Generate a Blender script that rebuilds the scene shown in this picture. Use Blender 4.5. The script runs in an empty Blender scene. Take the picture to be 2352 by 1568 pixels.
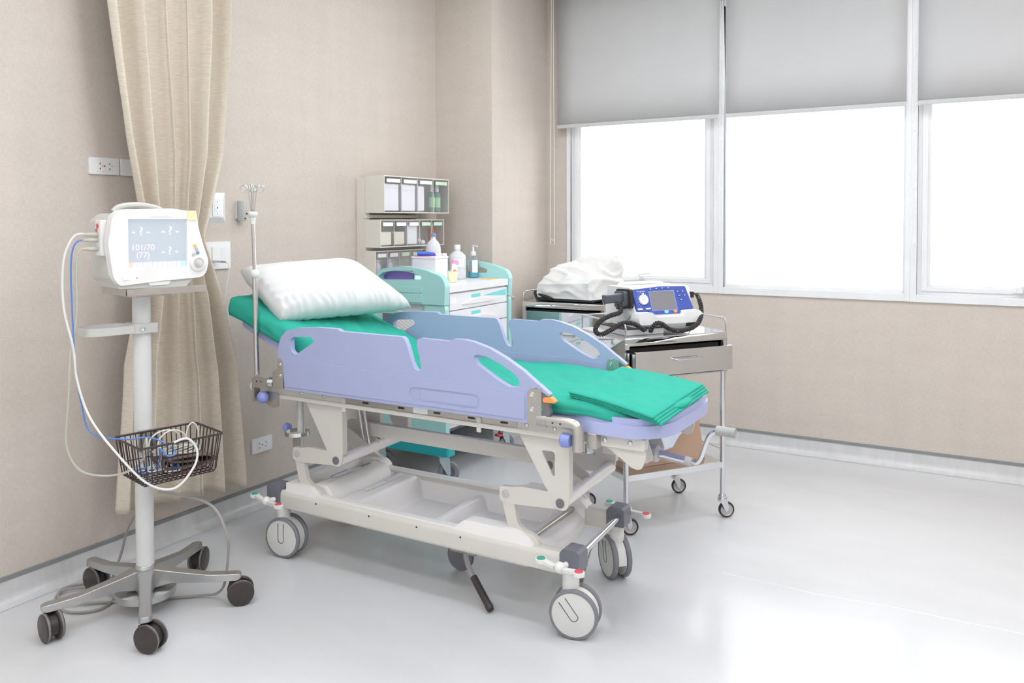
import bpy, bmesh, math, random
from mathutils import Vector, Matrix, noise
from mathutils.geometry import tessellate_polygon
random.seed(7)
PI = math.pi
C = bpy.context.scene
COL = C.collection

# ------------------------------------------------------------------ camera
F_PX, SHIFT_PX, YAW, PITCH, ROLL = 1888.92, -226.285, 0.5278364, -0.0277174, -0.00296273
cam = bpy.data.cameras.new('camera')
cam.sensor_width = 36.0
cam.lens = F_PX * 36.0 / 2352.0
cam.shift_y = SHIFT_PX / 2352.0
cam.clip_start = 0.05
camo = bpy.data.objects.new('camera', cam)
COL.objects.link(camo)
cy_, sy_, cp_, sp_ = math.cos(YAW), math.sin(YAW), math.cos(PITCH), math.sin(PITCH)
fw = Vector((-sy_ * cp_, cy_ * cp_, sp_)); rt = Vector((cy_, sy_, 0)); up = rt.cross(fw)
r2 = rt * math.cos(ROLL) + up * math.sin(ROLL); u2 = -rt * math.sin(ROLL) + up * math.cos(ROLL)
camo.matrix_world = Matrix(((r2.x, u2.x, -fw.x, 0), (r2.y, u2.y, -fw.y, 0), (r2.z, u2.z, -fw.z, 1.5), (0, 0, 0, 1)))
C.camera = camo

# ------------------------------------------------------------------ world, exposure
w = bpy.data.worlds.new('sky'); C.world = w; w.use_nodes = True
w.node_tree.nodes['Background'].inputs[0].default_value = (0.97, 0.985, 1.0, 1)
w.node_tree.nodes['Background'].inputs[1].default_value = 2.4
C.view_settings.view_transform = 'Standard'
C.view_settings.look = 'None'
C.view_settings.exposure = 0.48
C.view_settings.gamma = 1.0
C.view_settings.use_curve_mapping = False
C.cycles.use_denoising = True
C.cycles.max_bounces = 7
C.cycles.use_adaptive_sampling = True
C.cycles.adaptive_threshold = 0.03
C.cycles.transparent_max_bounces = 16
C.cycles.sample_clamp_indirect = 8.0
LIGHT_W = 10.8      # strength of the ceiling light panels

# ------------------------------------------------------------------ materials
def lin(h):
    h = h.lstrip('#'); o = []
    for i in (0, 2, 4):
        c = int(h[i:i + 2], 16) / 255
        o.append(c / 12.92 if c <= 0.04045 else ((c + 0.055) / 1.055) ** 2.4)
    return (*o, 1)
def mat(name, color, rough=0.5, metal=0.0, bump=0.0, bscale=40, stretch=(1, 1, 1), var=0.03, vscale=6, coat=0.0, emit=0, ecol=None, trans=0, spec=0.5, rvar=0.0, alpha=1.0):
    m = bpy.data.materials.new(name); m.use_nodes = True
    nt = m.node_tree; b = nt.nodes['Principled BSDF']; L = nt.links.new
    c = lin(color) if isinstance(color, str) else color
    b.inputs['Roughness'].default_value = rough; b.inputs['Metallic'].default_value = metal
    b.inputs['Coat Weight'].default_value = coat; b.inputs['Coat Roughness'].default_value = 0.08
    b.inputs['Specular IOR Level'].default_value = spec
    if trans: b.inputs['Transmission Weight'].default_value = trans
    if alpha < 1: b.inputs['Alpha'].default_value = alpha
    tc = nt.nodes.new('ShaderNodeTexCoord'); mp = nt.nodes.new('ShaderNodeMapping')
    L(tc.outputs['Object'], mp.inputs['Vector']); mp.inputs['Scale'].default_value = stretch
    n = nt.nodes.new('ShaderNodeTexNoise'); n.inputs['Scale'].default_value = vscale; n.inputs['Detail'].default_value = 4
    L(mp.outputs['Vector'], n.inputs['Vector'])
    r = nt.nodes.new('ShaderNodeMapRange'); r.inputs[1].default_value = 0.3; r.inputs[2].default_value = 0.7
    r.inputs[3].default_value = 1 - var; r.inputs[4].default_value = 1 + var
    L(n.outputs['Fac'], r.inputs[0])
    mx = nt.nodes.new('ShaderNodeVectorMath'); mx.operation = 'SCALE'; mx.inputs[0].default_value = c[:3]
    L(r.outputs[0], mx.inputs['Scale']); L(mx.outputs[0], b.inputs['Base Color'])
    if rvar:
        r3 = nt.nodes.new('ShaderNodeMapRange'); r3.inputs[1].default_value = 0.3; r3.inputs[2].default_value = 0.7
        r3.inputs[3].default_value = max(0, rough - rvar); r3.inputs[4].default_value = rough + rvar
        L(n.outputs['Fac'], r3.inputs[0]); L(r3.outputs[0], b.inputs['Roughness'])
    if bump:
        n2 = nt.nodes.new('ShaderNodeTexNoise'); n2.inputs['Scale'].default_value = bscale; n2.inputs['Detail'].default_value = 3
        L(mp.outputs['Vector'], n2.inputs['Vector'])
        bp = nt.nodes.new('ShaderNodeBump'); bp.inputs['Strength'].default_value = bump; bp.inputs['Distance'].default_value = 0.002
        L(n2.outputs['Fac'], bp.inputs['Height']); L(bp.outputs[0], b.inputs['Normal'])
    if emit:
        b.inputs['Emission Color'].default_value = lin(ecol) if ecol else c
        b.inputs['Emission Strength'].default_value = emit
    return m
def wallpaper(name, color):
    m = bpy.data.materials.new(name); m.use_nodes = True; nt = m.node_tree; L = nt.links.new; N = nt.nodes.new
    b = nt.nodes['Principled BSDF']; b.inputs['Roughness'].default_value = 0.75; b.inputs['Specular IOR Level'].default_value = 0.25
    tc = N('ShaderNodeTexCoord'); sx = N('ShaderNodeSeparateXYZ'); L(tc.outputs['Object'], sx.inputs[0])
    ad = N('ShaderNodeMath'); ad.operation = 'ADD'; L(sx.outputs['X'], ad.inputs[0]); L(sx.outputs['Y'], ad.inputs[1])
    def weave(su, sv, sc):
        cb = N('ShaderNodeCombineXYZ'); a = N('ShaderNodeMath'); a.operation = 'MULTIPLY'; a.inputs[1].default_value = su
        c = N('ShaderNodeMath'); c.operation = 'MULTIPLY'; c.inputs[1].default_value = sv
        L(ad.outputs[0], a.inputs[0]); L(sx.outputs['Z'], c.inputs[0]); L(a.outputs[0], cb.inputs[0]); L(c.outputs[0], cb.inputs[1])
        n = N('ShaderNodeTexNoise'); n.inputs['Scale'].default_value = sc; n.inputs['Detail'].default_value = 2; L(cb.outputs[0], n.inputs['Vector']); return n.outputs['Fac']
    v = weave(1, .12, 330); h = weave(.12, 1, 330); big = weave(2.5, 12, 1.0); big2 = weave(11, 1.5, 1.0)
    s = N('ShaderNodeMath'); s.operation = 'ADD'; L(v, s.inputs[0]); L(h, s.inputs[1])
    s2 = N('ShaderNodeMath'); s2.operation = 'ADD'; L(big, s2.inputs[0]); L(big2, s2.inputs[1])
    r = N('ShaderNodeMapRange'); r.inputs[1].default_value = .7; r.inputs[2].default_value = 1.3; r.inputs[3].default_value = .93; r.inputs[4].default_value = 1.07; L(s.outputs[0], r.inputs[0])
    r2_ = N('ShaderNodeMapRange'); r2_.inputs[1].default_value = .7; r2_.inputs[2].default_value = 1.3; r2_.inputs[3].default_value = .975; r2_.inputs[4].default_value = 1.025; L(s2.outputs[0], r2_.inputs[0])
    mm = N('ShaderNodeMath'); mm.operation = 'MULTIPLY'; L(r.outputs[0], mm.inputs[0]); L(r2_.outputs[0], mm.inputs[1])
    mx = N('ShaderNodeVectorMath'); mx.operation = 'SCALE'; mx.inputs[0].default_value = lin(color)[:3]; L(mm.outputs[0], mx.inputs['Scale']); L(mx.outputs[0], b.inputs['Base Color'])
    bp = N('ShaderNodeBump'); bp.inputs['Strength'].default_value = .35; bp.inputs['Distance'].default_value = .0015; L(s.outputs[0], bp.inputs['Height']); L(bp.outputs[0], b.inputs['Normal'])
    return m
def glassmat(name, tint='#ffffff', clear=0.9, rough=0.02):
    m = bpy.data.materials.new(name); m.use_nodes = True; nt = m.node_tree; nt.nodes.clear(); L = nt.links.new
    o = nt.nodes.new('ShaderNodeOutputMaterial'); t = nt.nodes.new('ShaderNodeBsdfTransparent'); g = nt.nodes.new('ShaderNodeBsdfPrincipled')
    t.inputs[0].default_value = lin(tint); g.inputs['Base Color'].default_value = lin(tint); g.inputs['Roughness'].default_value = rough
    mx = nt.nodes.new('ShaderNodeMixShader'); lw = nt.nodes.new('ShaderNodeLayerWeight'); lw.inputs[0].default_value = .12
    r = nt.nodes.new('ShaderNodeMapRange'); r.inputs[3].default_value = 1 - clear; r.inputs[4].default_value = 1.0; L(lw.outputs['Fresnel'], r.inputs[0])
    L(r.outputs[0], mx.inputs[0]); L(t.outputs[0], mx.inputs[1]); L(g.outputs[0], mx.inputs[2]); L(mx.outputs[0], o.inputs[0]); return m
M = dict(
    wall=wallpaper('wallpaper', '#d3c9bf'),
    ceil=mat('ceiling_paint', '#f2f2f0', .8),
    floor=mat('vinyl_floor', '#d4d5d6', .17, bump=.03, bscale=.8, stretch=(1, 3, 1), var=.02, vscale=2.2),
    cove=mat('vinyl_cove', '#d6d6d6', .25, var=.05, vscale=8, stretch=(3, 3, .6)),
    strip=mat('grey_strip', '#8e9090', .5),
    frame=mat('white_aluminium', '#eeeff0', .35),
    glass=glassmat('window_glass', '#ffffff', .96),
    blind=mat('blind_fabric', '#cdcdcd', .8, bump=.1, bscale=500, var=.01),
    bead=mat('white_plastic', '#f4f4f2', .35),
    white=mat('plate_white', '#f4f5f6', .3),
    curtain=mat('curtain_linen', '#d6ccbc', .8, bump=.15, bscale=140, stretch=(1, 1, 9), var=.09, vscale=34, spec=.2),
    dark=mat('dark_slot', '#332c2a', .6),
    red=mat('red_plastic', '#d8545e', .4), green_b=mat('green_button', '#2fa58a', .4),
    mon=mat('monitor_white', '#eeedeb', .38), mong=mat('monitor_grey', '#c9c9c4', .45),
    screen=mat('screen', '#7f8890', .08, emit=.5, ecol='#c9d1da', var=.0),  # lit screen; the window's reflection is put into its pale even emission
    pink=mat('screen_pink', '#f3c8ec', .4, emit=.5), mint=mat('screen_mint', '#c8f2ea', .4, emit=.7), pale=mat('screen_pale', '#eef4ee', .4, emit=.65),
    menu=mat('screen_menu', '#c9c6dc', .4, emit=.35), orange_s=mat('screen_orange', '#f7b9a2', .4, emit=.4), blue_s=mat('screen_blue', '#a9c8ee', .4, emit=.4),
    yellow=mat('yellow_plastic', '#f0e8b8', .4), amber=mat('amber_button', '#efcd7a', .4), blue_b=mat('blue_button', '#7f9cc8', .4), grey_b=mat('grey_button', '#c3c3c3', .4),
    pole=mat('painted_pole', '#dadbd9', .28), alu=mat('cast_aluminium', '#bdbdbd', .32, metal=.85, var=.02),
    castor=mat('black_castor', '#3f3835', .35, var=.12, vscale=60), castrim=mat('worn_rim', '#7f7a77', .4, var=.15, vscale=60),
    basket=mat('basket_wire', '#3b3031', .35), cord_w=mat('white_cord', '#e3e3de', .4), cord_b=mat('blue_cord', '#5a86cc', .4), cord_g=mat('grey_cord', '#a19d99', .45), plug=mat('grey_plug', '#bdbcb0', .45),
    cuff=mat('cuff_fabric', '#6d5c55', .8, bump=.3, bscale=200),
    purple=mat('rail_lavender', '#adb5d9', .36, var=.015), purple2=mat('deck_lavender', '#b3bae4', .34, var=.015), knob=mat('blue_knob', '#8a98d6', .35),
    orange=mat('orange_latch', '#f5a55a', .4), slate=mat('slate_plastic', '#73757f', .38), darkgrey=mat('dark_grey_plastic', '#77767a', .45),
    beige=mat('stretcher_beige', '#dedad2', .34, var=.015), tray=mat('tray_ivory', '#faf8f5', .3, var=.01), steel=mat('brushed_steel', '#c2beb8', .3, metal=.75, var=.05, vscale=30),
    chrome=mat('chrome', '#dcdde0', .12, metal=1.0, var=.02), mirror=mat('polished_steel', '#dfe2e4', .05, metal=1.0, var=.05, vscale=5, bump=.06, bscale=9),
    tyre=mat('grey_tyre', '#85868c', .5), disc=mat('wheel_disc', '#dcdcd8', .35), fork=mat('fork_white', '#e8e8e4', .35), groove=mat('groove', '#6c6c74', .5),
    rubber=mat('black_rubber', '#3b3636', .5), black=mat('black_plastic', '#2c2a2c', .4), greygrip=mat('grey_grip', '#a9aaa8', .5),
    sheet=mat('green_cotton', '#36ac97', .85, bump=.35, bscale=16, stretch=(1, 3, 1), var=.04, vscale=7, spec=.2),
    pillow=mat('pillow_cotton', '#dfdfdf', .85, bump=.15, bscale=60, var=.01, spec=.2), mattress=mat('mattress_vinyl', '#e6e2da', .6),
    turq=mat('turquoise_plastic', '#aee3e0', .35, var=.01), teal=mat('teal_plastic', '#1fb0b8', .33, var=.01), cwhite=mat('cart_white', '#f3f4f7', .3), cyanl=mat('cyan_label', '#7fe0e2', .4),
    rack=mat('rack_ivory', '#e8e4da', .45), clear=glassmat('clear_plastic', '#fdfdfe', .98, .05), gauze=mat('gauze_white', '#f7f7f8', .8, bump=.4, bscale=60), mintl=mat('mint_label', '#d8f2d2', .5), cream=mat('cream_pack', '#f0ecd8', .7),
    bott=glassmat('bottle_plastic', '#f6f7fa', .9, .12), frost=mat('frosted_bottle', '#eef0f5', .35, alpha=.82), aqua=mat('blue_gel', '#3bc0d6', .2), greenl=mat('green_label', '#bfe9c0', .4), gbott=glassmat('green_bottle', '#d4ecdc', .6, .1),
    lab=mat('paper_label', '#fafafa', .5), inkred=mat('ink_red', '#e0525c', .5), inkblue=mat('ink_blue', '#5578c8', .5), ink=mat('ink_grey', '#777a82', .5),
    magenta=mat('magenta_card', '#e8709e', .4), bluetube=mat('blue_tube', '#3f66d4', .35), violet=mat('violet_box', '#ab8ae2', .4), cup=mat('cream_cup', '#f7f1cc', .5), pinkp=mat('pink_pouch', '#f2a0cc', .4), orangel=mat('orange_label', '#f28a4c', .45),
    zinc=mat('zinc_steel', '#c8d6d8', .28, metal=.6), pvcg=mat('grey_wheel', '#8a8d94', .5), violetwheel=mat('wheel_core', '#6c6a86', .5),
    dblue=mat('defib_blue', '#4358ac', .38, var=.01), lcd=mat('lcd_grey', '#85858a', .2), dbody=mat('defib_white', '#eceded', .4), dgrey=mat('defib_grey', '#cfd0d0', .45), paddle=mat('paddle_grey', '#5a5d66', .4),
    card=mat('cardboard', '#bd9e88', .8, bump=.2, bscale=60), cloth=mat('pale_blue_cloth', '#d9e0ee', .85, bump=.3, bscale=30), cover=mat('white_cover', '#f0f0ee', .8, bump=.2, bscale=20),
    lamp=mat('lamp_diffuser', '#ffffff', .5, emit=LIGHT_W, ecol='#f6f9ff'), blocks=mat('parapet_paint', '#f4f4f4', .8), skin=mat('dirty_steel', '#aab0b0', .3, metal=.8), tealgl=mat('green_spot', '#3fae7f', .4))
T = M

# ------------------------------------------------------------------ mesh helpers
def cat(pts, n=8, closed=False):
    P = [Vector(p) for p in pts]; out = []
    m = len(P)
    if m < 3 and not closed: return P
    rng = range(m if closed else m - 1)
    for i in rng:
        if closed: a, b, c, d = P[(i - 1) % m], P[i], P[(i + 1) % m], P[(i + 2) % m]
        else: a, b, c, d = P[max(i - 1, 0)], P[i], P[i + 1], P[min(i + 2, m - 1)]
        for k in range(n):
            t = k / n
            out.append(0.5 * ((2 * b) + (c - a) * t + (2 * a - 5 * b + 4 * c - d) * t * t + (-a + 3 * b - 3 * c + d) * t ** 3))
    if not closed: out.append(P[-1])
    return out
def rpoly(pts, r, n=4):
    """round the corners of a 2-D polygon; r a number or one per corner"""
    out = []; m = len(pts)
    for i in range(m):
        rr = r[i] if isinstance(r, (list, tuple)) else r
        p = Vector(pts[i]); a = Vector(pts[i - 1]) - p; b = Vector(pts[(i + 1) % m]) - p
        k = min(rr, a.length * .49, b.length * .49)
        if k < 1e-5: out.append(tuple(p)); continue
        s = p + a.normalized() * k; e = p + b.normalized() * k
        for j in range(n + 1):
            t = j / n; out.append(tuple((1 - t) ** 2 * s + 2 * t * (1 - t) * p + t * t * e))
    return out
class MB:
    def __init__(s): s.v = []; s.f = []
    def add(s, vs, fs):
        o = len(s.v); s.v += [tuple(v) for v in vs]; s.f += [tuple(i + o for i in f) for f in fs]; return s
    def box(s, x0, x1, y0, y1, z0, z1):
        vs = [(x, y, z) for z in (z0, z1) for y in (y0, y1) for x in (x0, x1)]
        return s.add(vs, [(0, 2, 3, 1), (4, 5, 7, 6), (0, 1, 5, 4), (2, 6, 7, 3), (0, 4, 6, 2), (1, 3, 7, 5)])
    def bar(s, p, q, w, h, upv=(0, 0, 1)):
        p, q = Vector(p), Vector(q); d = (q - p).normalized(); a = d.cross(Vector(upv))
        if a.length < 1e-4: a = d.cross(Vector((0, 1, 0)))
        a.normalize(); b = a.cross(d)
        vs = [e + a * w / 2 * i + b * h / 2 * j for e in (p, q) for j in (-1, 1) for i in (-1, 1)]
        return s.add(vs, [(0, 2, 3, 1), (4, 5, 7, 6), (0, 1, 5, 4), (2, 6, 7, 3), (0, 4, 6, 2), (1, 3, 7, 5)])
    def tube(s, pts, r, seg=8, closed=False, cap=True):
        P = [Vector(p) for p in pts]; n = len(P); rings = []
        t0 = (P[1] - P[0]).normalized(); a = t0.orthogonal().normalized()
        for i in range(n):
            if closed: t = (P[(i + 1) % n] - P[i - 1])
            else: t = P[min(i + 1, n - 1)] - P[max(i - 1, 0)]
            if t.length < 1e-9: t = t0
            t.normalize(); a = a - t * a.dot(t)
            if a.length < 1e-6: a = t.orthogonal()
            a.normalize(); b = t.cross(a); t0 = t
            rr = r[i] if isinstance(r, (list, tuple)) else r
            rings.append([P[i] + (a * math.cos(k * 2 * PI / seg) + b * math.sin(k * 2 * PI / seg)) * rr for k in range(seg)])
        vs = [v for ring in rings for v in ring]; fs = []
        for i in range(n if closed else n - 1):
            j = (i + 1) % n
            for k in range(seg):
                l = (k + 1) % seg; fs.append((i * seg + k, i * seg + l, j * seg + l, j * seg + k))
        if cap and not closed: fs += [tuple(reversed(range(seg))), tuple((n - 1) * seg + k for k in range(seg))]
        return s.add(vs, fs)
    def cyl(s, p, q, r, seg=20, r2=None): return s.tube([p, q], [r, r if r2 is None else r2], seg)
    def lathe(s, prof, o=(0, 0, 0), axis=(0, 0, 1), seg=28):
        o = Vector(o); ax = Vector(axis).normalized(); a = ax.orthogonal().normalized(); b = ax.cross(a); n = len(prof)
        vs = [o + ax * z + (a * math.cos(k * 2 * PI / seg) + b * math.sin(k * 2 * PI / seg)) * max(r, 1e-5) for r, z in prof for k in range(seg)]
        fs = [(i * seg + k, i * seg + (k + 1) % seg, (i + 1) * seg + (k + 1) % seg, (i + 1) * seg + k) for i in range(n - 1) for k in range(seg)]
        return s.add(vs, fs)
    def sphere(s, c, r, seg=16, sc=(1, 1, 1)):
        n = seg // 2; vs = []; c = Vector(c)
        for i in range(n + 1):
            th = PI * i / n
            for k in range(seg):
                ph = 2 * PI * k / seg
                vs.append(c + Vector((math.sin(th) * math.cos(ph) * sc[0], math.sin(th) * math.sin(ph) * sc[1], math.cos(th) * sc[2])) * r)
        return s.add(vs, [(i * seg + k, (i + 1) * seg + k, (i + 1) * seg + (k + 1) % seg, i * seg + (k + 1) % seg) for i in range(n) for k in range(seg)])
    def prism(s, out, t0, t1, holes=(), plane='XZ'):
        """extrude a 2-D outline (with holes) between t0 and t1 along the third axis"""
        mp = {'XZ': lambda a, b, t: (a, t, b), 'XY': lambda a, b, t: (a, b, t), 'YZ': lambda a, b, t: (t, a, b)}[plane]
        loops = [list(out)] + [list(h) for h in holes]
        flat = [p for l in loops for p in l]
        tris = tessellate_polygon([[Vector((p[0], p[1], 0)) for p in l] for l in loops])
        n = len(flat); vs = [mp(*p[:2], t0) for p in flat] + [mp(*p[:2], t1) for p in flat]; fs = []
        for t in tris: fs.append(tuple(t)); fs.append(tuple(i + n for i in reversed(t)))
        o = 0
        for l in loops:
            m = len(l)
            for i in range(m): j = (i + 1) % m; fs.append((o + i, o + j, o + j + n, o + i + n))
            o += m
        return s.add(vs, fs)
    def grid(s, fn, nu, nv, closed=False):
        vs = [fn(i / nu, j / nv) for i in range(nu + 1) for j in range(nv + 1)]
        return s.add(vs, [(i * (nv + 1) + j, (i + 1) * (nv + 1) + j, (i + 1) * (nv + 1) + j + 1, i * (nv + 1) + j + 1) for i in range(nu) for j in range(nv)])
    def xf(s, mtx): s.v = [tuple(mtx @ Vector(v)) for v in s.v]; return s
    def fn(s, f): s.v = [tuple(f(*v)) for v in s.v]; return s
    def build(s, name, m, parent=None, world=False, bevel=0, bseg=2, angle=35, solid=0, sub=0, label=None, flat=False):
        vs = s.v
        if world and parent is not None:
            root = parent
            while root.parent: root = root.parent
            inv = (Matrix.Translation(root.location) @ Matrix.Rotation(root.rotation_euler[2], 4, 'Z')).inverted()
            vs = [tuple(inv @ Vector(v)) for v in vs]
        me = bpy.data.meshes.new(name); me.from_pydata(vs, [], s.f); me.update()
        bm = bmesh.new(); bm.from_mesh(me); bmesh.ops.remove_doubles(bm, verts=bm.verts, dist=1e-6); bmesh.ops.recalc_face_normals(bm, faces=bm.faces); bm.to_mesh(me); bm.free()
        me.materials.append(m)
        if not flat:
            me.polygons.foreach_set('use_smooth', [True] * len(me.polygons))
            if not bevel: me.set_sharp_from_angle(angle=math.radians(angle))
        o = bpy.data.objects.new(name, me); COL.objects.link(o)
        if parent is not None: o.parent = parent
        if bevel:
            b = o.modifiers.new('bevel', 'BEVEL'); b.width = bevel; b.segments = bseg; b.limit_method = 'ANGLE'; b.angle_limit = math.radians(angle); b.harden_normals = True
        if solid:
            d = o.modifiers.new('solid', 'SOLIDIFY'); d.thickness = solid; d.offset = 0
        if sub:
            d = o.modifiers.new('sub', 'SUBSURF'); d.levels = sub; d.render_levels = sub
        if label: o['label'] = label
        return o
def tag(o, label, category, group=None, kind=None):
    if kind: o['kind'] = kind
    if label: o['label'] = label
    if category: o['category'] = category
    if group: o['group'] = group
    return o
def thing(name, label, category, loc=(0, 0, 0), rz=0, group=None):
    o = bpy.data.objects.new(name, None); COL.objects.link(o); o.empty_display_size = .05
    o.location = loc; o.rotation_euler = (0, 0, rz); return tag(o, label, category, group)
def structure(o, label=None):
    o['kind'] = 'structure'
    if label: o['label'] = label
    return o
def copy_tree(o, parent=None):
    c = o.copy(); COL.objects.link(c); c.parent = parent
    for ch in list(o.children): copy_tree(ch, c)
    return c
def text(name, body, size, m, parent, mtx, depth=.0004):
    cu = bpy.data.curves.new('t', 'FONT'); cu.body = body; cu.size = size; cu.extrude = depth; cu.align_x = 'CENTER'; cu.align_y = 'CENTER'
    o = bpy.data.objects.new('t', cu); COL.objects.link(o)
    me = bpy.data.meshes.new_from_object(o.evaluated_get(bpy.context.evaluated_depsgraph_get())); bpy.data.objects.remove(o)
    me.materials.clear(); me.materials.append(m); me.transform(mtx)
    t = bpy.data.objects.new(name, me); COL.objects.link(t); t.parent = parent; return t
def fmat(o, ex, ey):
    """matrix whose x axis is ex, y axis ey, at o"""
    ex, ey = Vector(ex).normalized(), Vector(ey).normalized(); ez = ex.cross(ey)
    return Matrix(((ex.x, ey.x, ez.x, o[0]), (ex.y, ey.y, ez.y, o[1]), (ex.z, ey.z, ez.z, o[2]), (0, 0, 0, 1)))
def rrect(x0, x1, z0, z1, r, n=4): return rpoly([(x0, z0), (x1, z0), (x1, z1), (x0, z1)], r, n)
def circ(cx, cz, r, n=16): return [(cx + r * math.cos(2 * PI * k / n), cz + r * math.sin(2 * PI * k / n)) for k in range(n)]

# ================================================================== ROOM
XL, YW, XR, YF, ZC = -3.32, 5.45, 1.9, -2.3, 3.3
XC, YC = -2.866, 4.656
structure(MB().box(XL - .1, XR + .1, YF - .1, YW + .1, -.1, 0).build('floor', T['floor']), 'glossy pale grey vinyl floor')
structure(MB().box(XL - .1, XR + .1, YF - .1, YW + .1, ZC, ZC + .1).build('ceiling', T['ceil']), 'white ceiling')
structure(MB().box(XL - .12, XL, YF - .1, YW + .1, 0, ZC).build('wall_left', T['wall']), 'beige woven wallpaper wall behind the curtain')
structure(MB().box(XL, XC, YC, YW, 0, ZC).build('wall_corner', T['wall']), 'beige wallpapered pier in the corner')
structure(MB().box(XR, XR + .12, YF - .1, YW + .1, 0, ZC).build('wall_right', T['wall']), 'beige wall right of the view')
structure(MB().box(XL, XR, YF - .12, YF, 0, ZC).build('wall_front', T['ceil']), 'white wall behind the camera')
WX0, WX1, WZ0, WZ1 = -2.705, 0.70, 1.005, 2.95
structure(MB().box(XC, WX0, YW, YW + .12, 0, ZC).box(WX1, XR, YW, YW + .12, 0, ZC).box(WX0, WX1, YW, YW + .12, 0, WZ0).box(WX0, WX1, YW, YW + .12, WZ1, ZC).build('wall_back', T['wall']), 'beige wallpaper wall around the windows')
def skirting(name, a, b, nrm, lab):
    a, b, n = Vector((*a, 0)), Vector((*b, 0)), Vector((*nrm, 0)); R = .045; prof = [(R + .0, .001)]
    for k in range(7):
        t = k / 6 * PI / 2; prof.append((.004 + R * (1 - math.sin(t)), .001 + R * (1 - math.cos(t))))
    prof += [(.004, .098), (0, .098), (0, .001)]
    m = MB(); vs = [e + n * d + Vector((0, 0, z)) for e in (a, b) for d, z in prof]; k = len(prof)
    m.add(vs, [(i, (i + 1) % k, k + (i + 1) % k, k + i) for i in range(k)] + [tuple(range(k)), tuple(range(k, 2 * k))])
    structure(m.build(name, T['cove'], angle=50), lab)
    m2 = MB(); m2.add([e + n * d + Vector((0, 0, z)) for e in (a, b) for d, z in ((0, .096), (.007, .096), (.007, .112), (0, .114))], [(0, 1, 5, 4), (1, 2, 6, 5), (2, 3, 7, 6), (3, 0, 4, 7), (0, 1, 2, 3), (4, 5, 6, 7)])
    return m2
s1 = skirting('baseboard_left', (XL, YF), (XL, YC), (1, 0), 'grey coved vinyl skirting along the left wall')
s2 = skirting('baseboard_corner', (XL, YC), (XC, YC), (0, -1), 'grey coved vinyl skirting on the pier face'); s3 = skirting('baseboard_pier', (XC, YC), (XC, YW), (1, 0), 'grey coved vinyl skirting on the pier side')
s4 = skirting('baseboard_back', (XC, YW), (XR, YW), (0, -1), 'grey coved vinyl skirting under the windows')
structure(s1.build('trim_1', T['strip']), 'dark grey edging strip on the left skirting')
structure(s2.build('trim_2', T['strip'])); structure(s3.build('trim_3', T['strip'])); structure(s4.build('trim_4', T['strip']), 'dark grey edging strip on the skirting below the windows')

# welded seam in the vinyl
structure(MB().tube([(-.98, 3.43, .0004), (-.6, 3.42, .0004), (-.3, 3.45, .0004), (.1, 3.46, .0004), (1.9, 3.5, .0004)], .0016, 6).build('trim_5', T['bead']), 'thin white welded seam in the vinyl floor')
# windows ------------------------------------------------------------
def window(n, x0, x1, casement, lab, fl=.03, fr=.03, hinge=0):
    root = bpy.data.objects.new('window_%d' % n, None); COL.objects.link(root); root.location = (x0, YW, WZ0); structure(root, lab)
    f = MB(); y0, y1 = YW - .012, YW + .10
    f.box(x0, x0 + fl, y0, y1, WZ0, WZ1).box(x1 - fr, x1, y0, y1, WZ0, WZ1).box(x0 + fl, x1 - fr, y0, y1, WZ0, WZ0 + .045).box(x0 + fl, x1 - fr, y0, y1, WZ1 - .04, WZ1)
    f.build('window_frame', T['frame'], root, True, bevel=.002)
    a, b, c, d = x0 + fl, x1 - fr, WZ0 + .045, WZ1 - .04
    if casement:
        s = MB()
        for o, ya, yb, wd in ((0, YW + .012, YW + .07, .028), (.026, YW + .004, YW + .06, .03), (.05, YW + .02, YW + .055, .022)):
            s.prism([(a + o, c + o * .8), (b - o, c + o * .8), (b - o, d - o), (a + o, d - o)], ya, yb, [[(a + o + wd, c + (o + wd) * .8), (b - o - wd, c + (o + wd) * .8), (b - o - wd, d - o - wd), (a + o + wd, d - o - wd)]])
        sa = s.build('window_sash', T['frame'], root, True, bevel=.0015)
        xm = (a + b) / 2 + .0
        h = MB().box(xm - .035, xm + .035, YW - .006, YW + .008, c + .03, c + .058); h.tube([(xm, YW - .012, c + .05), (xm + .01, YW - .03, c + .066), (xm + .09, YW - .035, c + .078)], .0065, 8); h.box(xm - .012, xm + .012, YW - .03, YW, c + .028, c + .066)
        h.build('latch', T['frame'], sa, True, bevel=.002)
        a += .07; b -= .07; c += .058; d -= .07
    else:
        MB().prism([(a, c), (b, c), (b, d), (a, d)], YW + .02, YW + .06, [[(a + .012, c + .02), (b - .012, c + .02), (b - .012, d - .02), (a + .012, d - .02)]]).build('window_sash', T['frame'], root, True, bevel=.001)
        c += .01
    MB().box(a, b, YW + .036, YW + .042, c, d).build('pane', T['glass'], root, True)
    return root
window(1, WX0, -1.578, True, 'left window, white aluminium casement with a latch at its foot')
window(2, -1.578, -.418, False, 'middle window, white framed fixed pane', fl=.035, fr=.03)
window(3, -.418, WX1, True, 'right window, white aluminium casement cut by the picture edge', fl=.035)
# a parapet outside, seen faintly through the panes
pr = thing('rooftop_parapet', 'white rooftop parapet wall outside beyond the windows', 'parapet', (-3, 16, 0))
MB().box(-22, 12, 16, 16.3, -3, .55).box(-22, 12, 15.9, 16.4, .55, .62).build('coping_wall', T['blocks'], pr, True)

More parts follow.
